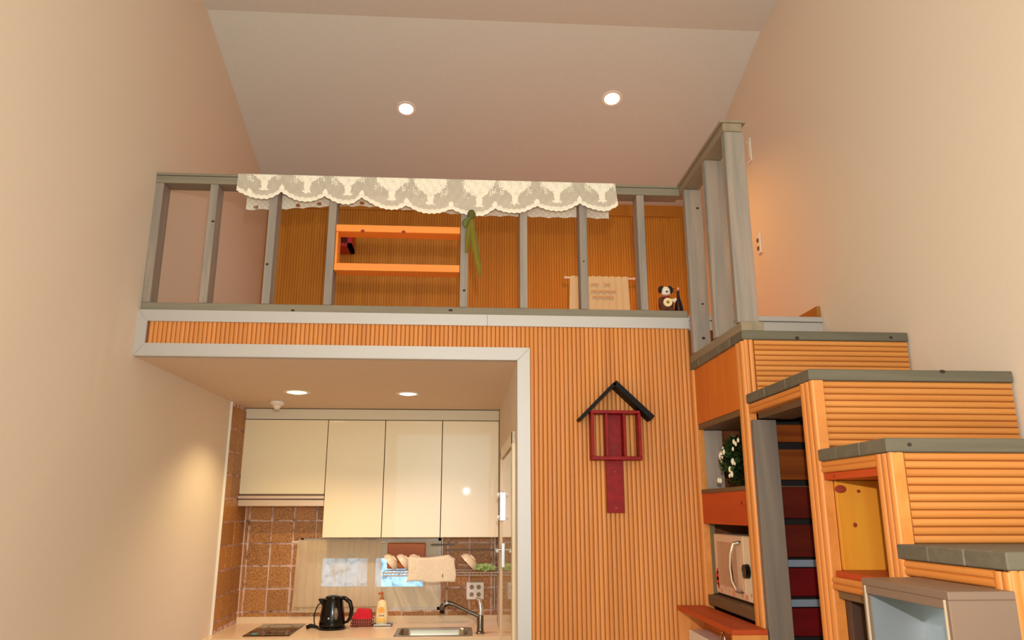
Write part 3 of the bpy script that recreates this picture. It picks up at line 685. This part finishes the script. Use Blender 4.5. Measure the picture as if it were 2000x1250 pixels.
# ------------------------------------------------------------------ birdhouse-shaped wall ornament
bh = thing('birdhouse_wall_ornament', (.69, YF-.04, 1.65), 'red birdhouse-shaped wall ornament with black gable roof on the ribbed wall', 'ornament')
yo = YF-.009
def bar(name, p, q, wd, y0, y1, m, parent):
    p, q = Vector((p[0], 0, p[1])), Vector((q[0], 0, q[1])); d_ = (q-p).normalized(); nrm = Vector((-d_.z, 0, d_.x))*wd/2
    return MB().prism([((p+nrm).x, (p+nrm).z), ((q+nrm).x, (q+nrm).z), ((q-nrm).x, (q-nrm).z), ((p-nrm).x, (p-nrm).z)], 'Y', y0, y1).build(name, m, parent)
bar('roof_board', (.522, 2.062), (.690, 2.230), .014, yo-.085, yo, BLACKM, bh)
bar('roof_board', (.686, 2.234), (.858, 2.070), .024, yo-.085, yo, BLACKM, bh)
bf = box('back_board', (.648, .728, yo-.012, yo, 1.650, 2.11), REDP, bh)
fz0, fz1 = 1.882, 2.105
box('frame_bar', (.573, .805, yo-.075, yo-.012, fz0, fz0+.016), REDP, bh)
box('frame_bar', (.573, .802, yo-.075, yo-.012, fz1-.014, fz1), REDP, bh)
box('frame_bar', (.573, .587, yo-.075, yo-.012, fz0+.016, fz1-.014), REDP, bh)
box('frame_bar', (.790, .804, yo-.075, yo-.012, fz0+.016, fz1-.014), REDP, bh)
box('divider', (.640, .652, yo-.07, yo-.012, fz0+.016, fz1-.014), REDP, bh)
box('divider', (.722, .732, yo-.07, yo-.012, fz0+.016, fz1-.014), REDP, bh)
for z in (1.945, 1.832, 1.672): MB().sph((.689, yo-.0125, z), .0035, n=8).build('screw', CHROME, bh, smooth=True)

# ------------------------------------------------------------------ lamps, detector, switches
def downlight(loc, r_, nrm, glowm, label):
    t = thing('downlight', loc, label, 'downlight', 'recessed ceiling downlights')
    M = Vector(nrm).to_track_quat('Z', 'Y').to_matrix()
    MB().lathe(loc, [(r_*1.0, .003), (r_*1.35, .003), (r_*1.4, -.001), (r_*1.0, -.001)], 32, M).build('bezel', WHITEP, t, smooth=True)
    MB().lathe(loc, [(0, .010), (r_*.5, .009), (r_*.98, .003), (r_*.98, -.002)], 32, M).build('lens', glowm, t, smooth=True)
sl = Vector((0, -.2966, -1)).normalized()
GLOW_A = glow('lamp_glow_neutral', (255, 250, 238), 3.0); GLOW_B = glow('lamp_glow_amber', (255, 226, 160), 9.0)
downlight((-.42, 4.564, ZC-(4.564-YR)*.2966-.002), .048, sl, GLOW_A, 'white recessed downlight on the left of the sloping loft ceiling')
downlight((.936, 4.422, ZC-(4.422-YR)*.2966-.002), .050, sl, GLOW_B, 'warm glaring recessed downlight on the right of the sloping loft ceiling')
downlight((-1.0, 4.547, ZS-.002), .058, (0, 0, -1), GLOW_B, 'warm yellow downlight in the kitchen ceiling beside the smoke detector')
downlight((-.344, 4.568, ZS-.002), .052, (0, 0, -1), GLOW_A, 'whiter downlight in the kitchen ceiling above the middle cabinet doors')
sd = thing('smoke_detector', (-1.215, 4.97, ZS), 'white domed smoke detector on the kitchen ceiling before the cabinets', 'smoke detector')
MB().lathe((-1.215, 4.97, ZS-.001), [(0, 0), (.046, 0), (.047, -.014), (.038, -.024), (.026, -.028)], 28).build('base', WHITEP, sd, smooth=True)
MB().lathe((-1.215, 4.97, ZS-.001), [(.026, -.027), (.024, -.040), (.014, -.050), (0, -.052)], 20).build('sensor_dome', newmat('frosted_dome', (236, 222, 204), .3), sd, smooth=True)
s1 = thing('wall_switch', (XW, 4.19, 3.82), 'white rocker switch plate on the right wall, the upper one', 'switch')
box('plate', (XW-.008, XW-.0005, 4.16, 4.225, 3.745, 3.90), WHITEP, s1, bev=.002); box('rocker', (XW-.013, XW-.008, 4.172, 4.213, 3.765, 3.88), newmat('rocker_cream', (226, 206, 182), .4), s1, bev=.002)
s2 = thing('wall_outlet', (XW, 4.155, 3.2), 'white double socket plate low on the right wall, the lower one', 'socket')
box('plate', (XW-.009, XW-.0005, 4.13, 4.18, 3.14, 3.262), WHITEP, s2, bev=.002)
for z in (3.165, 3.215): MB().cyl((XW-.009, 4.162, z+.01), (XW-.012, 4.162, z+.01), .014, n=14).build('socket', newmat('socket_shadow', (120, 84, 60), .6), s2)

# ------------------------------------------------------------------ kitchen wall cabinets
struct(box('trim_9', (XL+.012, XK-.003, 5.303, YB, 2.271, 2.342), CREAM2, bev=.002))
zt0, zb0 = 2.267, 1.486
def cabinet(x0, x1, z0, label, doorname='door'):
    t = thing('wall_cabinet', ((x0+x1)/2, 5.41, z0), label, 'cabinet', 'kitchen wall cabinets')
    box('body', (x0+.001, x1-.001, 5.320, YB-.01, z0+.002, zt0), CARC, t, bev=0)
    box('door', (x0+.002, x1-.002, 5.300, 5.318, z0, zt0-.001), CREAM, t, bev=.0015)
    return t
cabinet(XL+.012, -.938, 1.768, 'short cream wall cabinet above the extractor hood, at the far left')
cabinet(-.937, -.546, zb0, 'cream wall cabinet next to the hood cabinet')
cabinet(-.545, -.153, zb0, 'cream wall cabinet third from the left')
cabinet(-.152, XK-.003, zb0, 'cream wall cabinet at the far right with bright flash reflection')
hd = thing('extractor_hood', (-1.22, 5.38, 1.69), 'slim metallic extractor hood under the short left cabinet', 'extractor hood')
HM = newmat('hood_metal', (214, 188, 164), .35, .4)
box('body', (XL+.014, -.935, 5.29, YB-.02, 1.688, 1.732), HM, hd, bev=.003)
box('sliding_front', (XL+.014, -.935, 5.275, 5.29, 1.737, 1.756), HM, hd, bev=.002)
box('recess', (XL+.02, -.94, 5.292, YB-.02, 1.733, 1.766), newmat('hood_recess', (120, 90, 70), .5), hd, bev=0)

# worktop, base cabinets
CT = .93; cy0 = 4.845; sx0, sx1, sy0, sy1 = -.385, .045, 4.885, 5.175
wt = tag(MB().box(XL+.001, sx0, cy0, YB-.012, CT-.03, CT).box(sx1, XK-.002, cy0, YB-.012, CT-.03, CT).box(sx0, sx1, cy0, sy0, CT-.03, CT).box(sx0, sx1, sy1, YB-.012, CT-.03, CT).box(XL+.014, XK-.002, YB-.036, YB-.016, CT, CT+.04).build('worktop', COUNTER), 'continuous cream worktop with low upstand along the kitchen back wall', 'worktop')
for i in range(3):
    x0, xw = ((XL+.002, .535), (-.978, .52), (-.456, .696))[i]; t = thing('base_cabinet', (x0+xw/2, 5.1, 0), ['cream base cabinet below the cooktop', 'cream base cabinet below the kettle', 'cream base cabinet below the sink'][i], 'cabinet', 'kitchen base cabinets')
    box('body', (x0, x0+xw, 4.90, YB-.02, .1, (.74 if i == 2 else CT-.032)), CARC, t, bev=0); box('door', (x0+.002, x0+xw-.002, 4.88, 4.898, .1, CT-.036), CREAM, t)
    box('plinth', (x0, x0+xw, 4.95, YB-.02, 0.001, .1), CARC, t, bev=0)

ck = thing('cooktop', (-1.165, 5.17, CT), 'black glass cooktop at the left end of the worktop', 'cooktop')
box('glass_plate', (-1.305, -1.03, 4.93, 5.42, CT+.0005, CT+.006), GLASSBLK, ck, bev=.002)
for y in (5.07, 5.30): MB().lathe((-1.165, y, CT+.0062), [(.078, 0), (.078, .0006), (.084, .0006), (.084, 0)], 32).build('heating_ring', newmat('ring_print', (110, 96, 80), .3), ck)
MB().cyl((-1.25, 4.99, CT+.006), (-1.25, 4.99, CT+.010), .022, n=20).build('touch_dial', newmat('teal_dial', (90, 150, 140), .3), ck)

sk_ = thing('kitchen_sink', ((sx0+sx1)/2, 5.03, CT), 'stainless steel inset sink near the right end of the worktop', 'sink')
def rr(cx, cy, hx, hy, r_, n=6):
    P = []
    for (sx, sy, a0) in ((1, 1, 0), (-1, 1, 90), (-1, -1, 180), (1, -1, 270)):
        for i in range(n+1):
            a = math.radians(a0+90*i/n); P.append((cx+sx*(hx-r_)+r_*math.cos(a), cy+sy*(hy-r_)+r_*math.sin(a)))
    return P
def loft_rings(rings):
    mb = MB(); R = [[mb.bm.verts.new((x, y, z)) for x, y in p] for p, z in rings]
    for A, B in zip(R, R[1:]):
        for k in range(len(A)): mb.bm.faces.new([A[k], A[(k+1) % len(A)], B[(k+1) % len(B)], B[k]])
    mb.bm.faces.new(R[-1]); return mb
cx, cy = (sx0+sx1)/2, (sy0+sy1)/2; hx, hy = (sx1-sx0)/2, (sy1-sy0)/2
loft_rings([(rr(cx, cy, hx+.022, hy+.018, .03), CT+.001), (rr(cx, cy, hx+.02, hy+.016, .03), CT+.005), (rr(cx, cy, hx-.004, hy-.004, .05), CT+.004), (rr(cx, cy, hx-.01, hy-.01, .055), CT-.008), (rr(cx, cy, hx-.02, hy-.02, .06), CT-.14), (rr(cx, cy, .05, .05, .04), CT-.155)]).build('basin', STEEL, sk_, smooth=True)
MB().cyl((cx, cy, CT-.154), (cx, cy, CT-.150), .03, n=20).build('drain', DCHROME, sk_)

fa = thing('kitchen_faucet', (.115, 4.95, CT), 'dark chrome mixer tap with long swivel spout beside the sink', 'faucet')
c = Vector((.115, 4.96, CT))
MB().lathe(c, [(0, .001), (.028, .001), (.028, .006), (.022, .012), (.020, .03), (.020, .10), (.017, .11), (.0, .112)], 20).build('body', DCHROME, fa, smooth=True)
MB().tube([c+Vector((0, 0, .095)), c+Vector((-.05, .0, .118)), c+Vector((-.10, .0, .14)), c+Vector((-.16, 0, .168)), c+Vector((-.195, 0, .178)), c+Vector((-.222, 0, .172)), c+Vector((-.235, 0, .155)), c+Vector((-.236, 0, .138))], [.013, .011, .011, .012, .016, .019, .018, .017], 12).build('spout', DCHROME, fa, smooth=True)
MB().cyl(c+Vector((-.236, 0, .139)), c+Vector((-.236, 0, .118)), .015, .014, 14).build('spout_nozzle', BLACK, fa, smooth=True)
MB().tube([c+Vector((.0, 0, .10)), c+Vector((.004, 0, .13)), c+Vector((-.002, .0, .17)), c+Vector((-.008, .004, .195)), c+Vector((-.03, .006, .203))], [.018, .017, .016, .014, .008], 12).build('lever', CHROME, fa, smooth=True)

# kettle
kt = thing('electric_kettle', (-.82, 5.21, CT), 'black plastic electric kettle with grey water gauge', 'kettle')
c = Vector((-.825, 5.21, CT))
kb = MB().lathe(c, [(0, 0.0005), (.088, .0005), (.09, .012), (.078, .02), (0, .02)], 28).build('base', BLACK, kt, smooth=True)
MB().lathe(c, [(0, .021), (.080, .021), (.082, .035), (.074, .10), (.064, .165), (.060, .18), (.05, .186)], 28).prism([(c.x-.058, c.z+.13), (c.x-.092, c.z+.178), (c.x-.086, c.z+.184), (c.x-.04, c.z+.184)], 'Y', c.y-.018, c.y+.018).build('body', BLACK, kt, smooth=True)
MB().lathe(c, [(.05, .184), (.048, .196), (.03, .203), (0, .204)], 24).build('lid', BLACK, kt, smooth=True)
MB().tube([c+Vector((.045, -.01, .188)), c+Vector((.075, -.01, .186)), c+Vector((.108, -.01, .163)), c+Vector((.122, -.01, .12)), c+Vector((.118, -.01, .075)), c+Vector((.10, -.01, .045)), c+Vector((.075, -.01, .036))], [.011, .013, .014, .013, .012, .010, .008], 10).build('handle', BLACK, kt, smooth=True)
g = MB()
g.sph(c+Vector((.030, -.066, .095)), .03, (.55, .35, 1.35), 14); g.build('water_gauge', newmat('smoky_gauge', (104, 92, 84), .12), kt, smooth=True)
MB().sph(c+Vector((-.01, -.079, .072)), .008, n=10).build('badge', CHROME, kt, smooth=True)
MB().tube([c+Vector((-.06, .04, .17)), c+Vector((-.10, .03, .14)), c+Vector((-.118, .02, .09)), c+Vector((-.115, .01, .04)), c+Vector((-.10, 0, .008)), c+Vector((-.09, -.01, .006))], .004, 6).build('cord', BLACK, kt, smooth=True)
MB().tube([c+Vector((-.155, -.02, .012)), c+Vector((-.13, -.02, .022)), c+Vector((-.105, -.015, .018)), c+Vector((-.085, -.015, .012))], [.012, .014, .011, .007], 8).build('plug', BLACK, kt, smooth=True)

# napkin basket with red cloth
bk = thing('napkin_basket', (-.648, 5.33, CT), 'small dark patterned wire basket under a red cloth', 'basket')
mb = MB(); bx, by, bw, bd = -.648, 5.33, .068, .05
for z in (.004, .022, .045): mb.tube([(bx-bw, by-bd, CT+z), (bx+bw, by-bd, CT+z), (bx+bw, by+bd, CT+z), (bx-bw, by+bd, CT+z), (bx-bw, by-bd, CT+z)], .0025, 6)
for i in range(10):
    xx = bx-bw+2*bw*i/9
    mb.cyl((xx, by-bd, CT+.003), (xx, by-bd, CT+.046), .0022, n=6); mb.cyl((xx, by+bd, CT+.003), (xx, by+bd, CT+.046), .0022, n=6)
mb.build('wire_frame', newmat('red_brown_wire', (120, 40, 30), .4, .3), bk)
box('base', (bx-bw+.003, bx+bw-.003, by-bd+.003, by+bd-.003, CT+.001, CT+.006), CARC, bk)
box('lining', (bx-bw+.005, bx+bw-.005, by-bd+.005, by-bd+.009, CT+.006, CT+.042), newmat('patterned_lining', (170, 96, 76), .7), bk)
rc = thing('red_dishcloth', (bx, by, CT+.047), 'folded bright red cloth heaped on the wire basket', 'cloth')
MB().prism([(bx-.066, CT+.048), (bx+.062, CT+.048), (bx+.058, CT+.058), (bx-.060, CT+.058)], 'Y', by-.052, by+.045).prism([(bx-.058, CT+.058), (bx+.058, CT+.058), (bx+.054, CT+.098), (bx+.03, CT+.103), (bx-.034, CT+.106), (bx-.040, CT+.09)], 'Y', by-.03, by+.04).build('cloth_fold', REDCLOTH, rc)

# soap bottle on a small tray
ty = thing('soap_tray', (-.50, 5.345, CT), 'dark rimmed little tray under the soap bottle', 'tray')
box('tray_base', (-.575, -.455, 5.295, 5.40, CT+.001, CT+.005), CARC, ty); MB().box(-.575, -.455, 5.295, 5.299, CT+.005, CT+.012).box(-.575, -.455, 5.396, 5.40, CT+.005, CT+.012).box(-.575, -.571, 5.295, 5.40, CT+.005, CT+.012).box(-.459, -.455, 5.295, 5.40, CT+.005, CT+.012).build('rim', METAL, ty)
so = thing('soap_bottle', (-.525, 5.34, CT+.006), 'cream pump soap bottle with an orange fruit label', 'bottle')
def ring(c, rx, ry, n=20): return [(c[0]+rx*math.cos(6.283*k/n), c[1]+ry*math.sin(6.283*k/n)) for k in range(n)]
cc = (-.525, 5.34)
SB = newmat('cream_bottle', (244, 222, 172), .3)
loft_rings([(ring(cc, .038, .024), CT+.006), (ring(cc, .042, .026), CT+.02), (ring(cc, .042, .026), CT+.06), (ring(cc, .034, .022), CT+.12), (ring(cc, .028, .018), CT+.148), (ring(cc, .014, .014), CT+.156), (ring(cc, .012, .012), CT+.160)]).build('bottle_body', SB, so, smooth=True)
MB().cyl((-.525, 5.34, CT+.158), (-.525, 5.34, CT+.175), .012, n=14).cyl((-.525, 5.34, CT+.175), (-.525, 5.34, CT+.198), .005, n=10).tube([(-.520, 5.34, CT+.2), (-.53, 5.335, CT+.204), (-.55, 5.325, CT+.198)], .006, 8).build('pump', newmat('copper_pump', (190, 100, 50), .3), so, smooth=True)
ORG = newmat('orange_print', (240, 160, 50), .5); BRN = newmat('brown_print', (90, 60, 40), .5)
MB().cyl((-.527, 5.3175, CT+.098), (-.527, 5.3135, CT+.098), .020, n=20).build('fruit_label', ORG, so)
MB().lathe((-.527, 5.3135, CT+.098), [(.012, 0), (.012, .0008), (.015, .0008), (.015, 0)], 18, Matrix.Rotation(math.pi/2, 3, 'X')).build('label_ring', newmat('pale_print', (250, 214, 130), .5), so)
mb = MB()
for i, xx in enumerate((-.540, -.531, -.522, -.514)): mb.box(xx, xx+.005, 5.3125, 5.3145, CT+.060, CT+.067+.002*(i % 2))
mb.build('label_text', BRN, so)
MB().box(-.548, -.502, 5.3125, 5.3140, CT+.028, CT+.048).build('label_band', newmat('yellow_print', (246, 196, 84), .5), so)

# cafe curtain over the window
kc = thing('kitchen_curtain', (-.85, YB-.05, 1.45), 'sheer beige cafe curtain hanging on a rod over the left kitchen window pane', 'curtain')
MB().cyl((-1.15, YB-.055, 1.452), (-.53, YB-.055, 1.452), .006).lathe((-1.15, YB-.055, 1.452), [(0, .022), (.008, .012), (.009, .004), (.004, 0)], 12, Matrix.Rotation(-math.pi/2, 3, 'Y')).box(-1.12, -1.113, YB-.055, YB-.008, 1.447, 1.46).build('rod', WHITEP, kc, smooth=True)
MB().grid(120, 14, pleat(-1.125, -.555, .998, 1.462, YB-.064, .005, 11, .02)).build('cloth', CURTAIN, kc, smooth=True)
MB().grid(80, 2, lambda u, v: Vector((-1.125+.57*u, YB-.071+.003*math.sin(u*70), 1.03+.006*v))).build('hem_band', newmat('hem_thread', (176, 146, 110), .9), kc)

# wall dish rack
rk = thing('dish_rack', (-.15, 5.40, 1.26), 'chrome wall rack below the right-hand cabinets', 'dish rack')
mb = MB(); ry0, ry1, rz = 5.28, YB-.02, 1.262
for (a, b_) in (((-.525, ry0, rz), (.232, ry0, rz)), ((-.525, ry1, rz), (.232, ry1, rz)), ((-.525, ry0, rz-.018), (.232, ry0, rz-.018)), ((-.525, ry0, rz), (-.525, ry1, rz)), ((.232, ry0, rz), (.232, ry1, rz))): mb.cyl(a, b_, .0045, n=8)
mb.build('shelf_frame', METAL, rk, smooth=True)
mb = MB()
for i in range(30):
    xx = -.52+.745*i/29; mb.cyl((xx, ry0, rz), (xx, ry1, rz), .002, n=6); mb.cyl((xx, ry0, rz), (xx, ry0, rz-.018), .002, n=6)
mb.build('wire_grid', CHROME, rk)
for xx in (-.14, .225): MB().cyl((xx, YB-.025, 1.0 if xx > 0 else 1.26), (xx, YB-.025, 1.48), .0055, n=10).build('upright', METAL, rk, smooth=True)
MB().cyl((-.22, YB-.03, 1.430), (-.06, YB-.03, 1.430), .006, n=8).build('hanging_rod', METAL, rk, smooth=True)
MB().cyl((-.12, YB-.028, 1.395), (.225, YB-.028, 1.395), .005, n=8).cyl((-.085, YB-.028, 1.395), (-.085, YB-.028, 1.31), .005, n=8).build('hanging_rod', METAL, rk, smooth=True)
def bowl(c, r_, rotm, label):
    t = thing('bowl', c, label, 'bowl', 'bowls in the dish rack')
    MB().lathe(c, [(0, 0), (r_*.38, 0), (r_*.62, r_*.07), (r_*.82, r_*.22), (r_*.94, r_*.42), (r_, r_*.72), (r_*.96, r_*.72), (r_*.88, r_*.42), (r_*.74, r_*.24), (r_*.5, r_*.12), (0, r_*.07)], 28, rotm).build('bowl_body', BOWLM, t, smooth=True)
    MB().lathe(c, [(r_*.40, .001), (r_*.40, -.006), (r_*.34, -.006), (r_*.34, .001)], 24, rotm).build('foot_ring', BOWLM, t, smooth=True)
R = Matrix.Rotation
bowl(Vector((-.455, 5.36, 1.346)), .062, R(-2.25, 3, 'Y'), 'cream bowl leaning at the left end of the dish rack')
bowl(Vector((-.370, 5.36, 1.346)), .062, R(-2.25, 3, 'Y'), 'cream bowl leaning in the rack, middle of the left three')
bowl(Vector((-.285, 5.36, 1.346)), .062, R(-2.25, 3, 'Y'), 'cream bowl in the rack partly behind the towel')
bowl(Vector((.070, 5.35, 1.351)), .068, R(-2.35, 3, 'Y'), 'larger cream bowl tipped over to the right of the towel')
cb = thing('cutting_board', (-.39, 5.47, 1.27), 'reddish wooden cutting board standing behind the bowls', 'cutting board')
MB().box(-.515, -.255, 5.455, 5.47, 1.275, 1.445, bev=.006).build('board', BOARD, cb)
tw = thing('tea_towel', (-.2, 5.27, 1.33), 'pale linen tea towel draped over the rack front', 'towel')
def tz(u, v):
    x = -.352+.305*u+(.006*math.sin(v*5)); top = 1.362-.010*math.sin(u*3.1*1.5)-(.03*max(0, u-.85)/.15)
    bot = 1.205+.012*(1-u)*math.sin(u*9)
    return Vector((x-.012*(1-v)*(u < .15), 5.255-.006*math.sin(u*9)-.006*(1-v), bot+(top-bot)*v))
o_ = MB().grid(40, 14, tz).build('front_flap', LINEN, tw, smooth=True); s_ = o_.modifiers.new('s', 'SOLIDIFY'); s_.thickness = .003
o_ = MB().grid(40, 6, lambda u, v: Vector((-.352+.305*u, 5.258+.09*v, 1.362-.010*math.sin(u*4.65)-(.03*max(0, u-.85)/.15)+.006*math.sin(v*3.14)))).build('top_fold', LINEN, tw, smooth=True); s_ = o_.modifiers.new('s', 'SOLIDIFY'); s_.thickness = .003
box('print_mark', (-.132, -.126, 5.243, 5.246, 1.236, 1.256), newmat('grey_print', (120, 104, 86), .8), tw, bev=0)
gl = thing('green_scrubber', (.165, 5.36, 1.27), 'crumpled pale green scrubbing cloth at the right end of the rack', 'cloth')
mb = MB(); rg = random.Random(2)
bmesh.ops.create_icosphere(mb.bm, subdivisions=3, radius=1.0)
for v in mb.bm.verts:
    n_ = 1+.35*math.sin(v.co.x*7+v.co.y*3)*math.cos(v.co.y*6)+rg.uniform(-.1, .1)
    v.co = Vector((v.co.x*.066*n_+.150, v.co.y*.05*n_+5.36, max(v.co.z, -.6)*.028*n_+1.286))
mb.build('crumpled_cloth', mottled('pale_green_cloth', [(0.4, (130, 160, 84)), (0.6, (186, 208, 140))], 60, .8, .2), gl, smooth=True)
ou = thing('kitchen_outlet', (.09, YB-.015, 1.125), 'square cream four-way socket plate on the tiled wall', 'socket')
box('plate', (.030, .150, YB-.028, YB-.016, 1.070, 1.182), WHITEP, ou, bev=.003)
for i, (xx, zz) in enumerate(((.066, 1.150), (.114, 1.150), (.066, 1.102), (.114, 1.102))):
    MB().lathe((xx, YB-.028, zz), [(0, .0015), (.011, .0015), (.013, .003), (.015, 0)], 18, R(math.pi/2, 3, 'X')).build('socket', newmat('socket_grey', (150, 130, 108), .5), ou, smooth=True)

# dark knots in the timber
KNOT = newmat('knot_wood', (52, 38, 30), .8); KNOTR = newmat('red_knot_wood', (140, 44, 12), .7)
def kids(root, n): return [c for c in root.children if c.name.split('.')[0] == n]
def knot(parent, p, r_, axis='Y', m=KNOT, el=1.3):
    sc_ = (el, .12, 1) if axis == 'Y' else (.12, el, 1)
    MB().sph(p, r_, sc_, 10).build('knot', m, parent, smooth=True)
bal = kids(rail, 'baluster'); trd = kids(st, 'tread')
for i, x, z, r_ in ((4, -.012, 2.688, .006), (6, .572, 2.848, .004), (1, -1.226, 3.013, .006), (2, -.953, 2.801, .006)): knot(bal[i], (x, YF+.001, z), r_)
for x, z, r_ in ((1.133, 3.11, .006), (1.122, 2.451, .007), (1.128, 2.619, .005)): knot(bal[-1], (x, 3.425, z), r_)
knot(kids(rail, 'bottom_plate')[0], (-.075, YF, 2.588), .006, el=1.9); knot(kids(rail, 'bottom_plate')[0], (-.816, YF, 2.575), .005, el=1.9)
knot(trd[0], (1.287, fronts[0]-.006, 2.312), .007); knot(trd[0], (1.665, fronts[0]-.006, 2.319), .006)
knot(trd[1], (1.504, fronts[1]-.008, 2.086), .006, el=1.8); knot(trd[2], (1.13, fronts[2]-.006, 1.823), .005)
for x in (-.51, -.312): knot(kids(sh, 'shelf_board')[0], (x, YF+.004, 2.981), .008, m=KNOTR)
cb_ = kids(st, 'cubby_back')[0]
knot(cb_, (1.151, 2.236, 1.619), .007, m=KNOTR, el=1.0); knot(cb_, (1.173, 2.236, 1.716), .005, m=KNOTR); knot(cb_, (1.118, 2.236, 1.722), .012, m=KNOTR, el=1.6)
knot(kids(st, 'drawer_front')[0], (XR+.003, 2.958, 1.689), .008, 'X', el=.8)
knot(kids(st, 'cubby_top')[0], (XR+.003, 2.187, 1.757), .004, 'X', m=KNOTR)
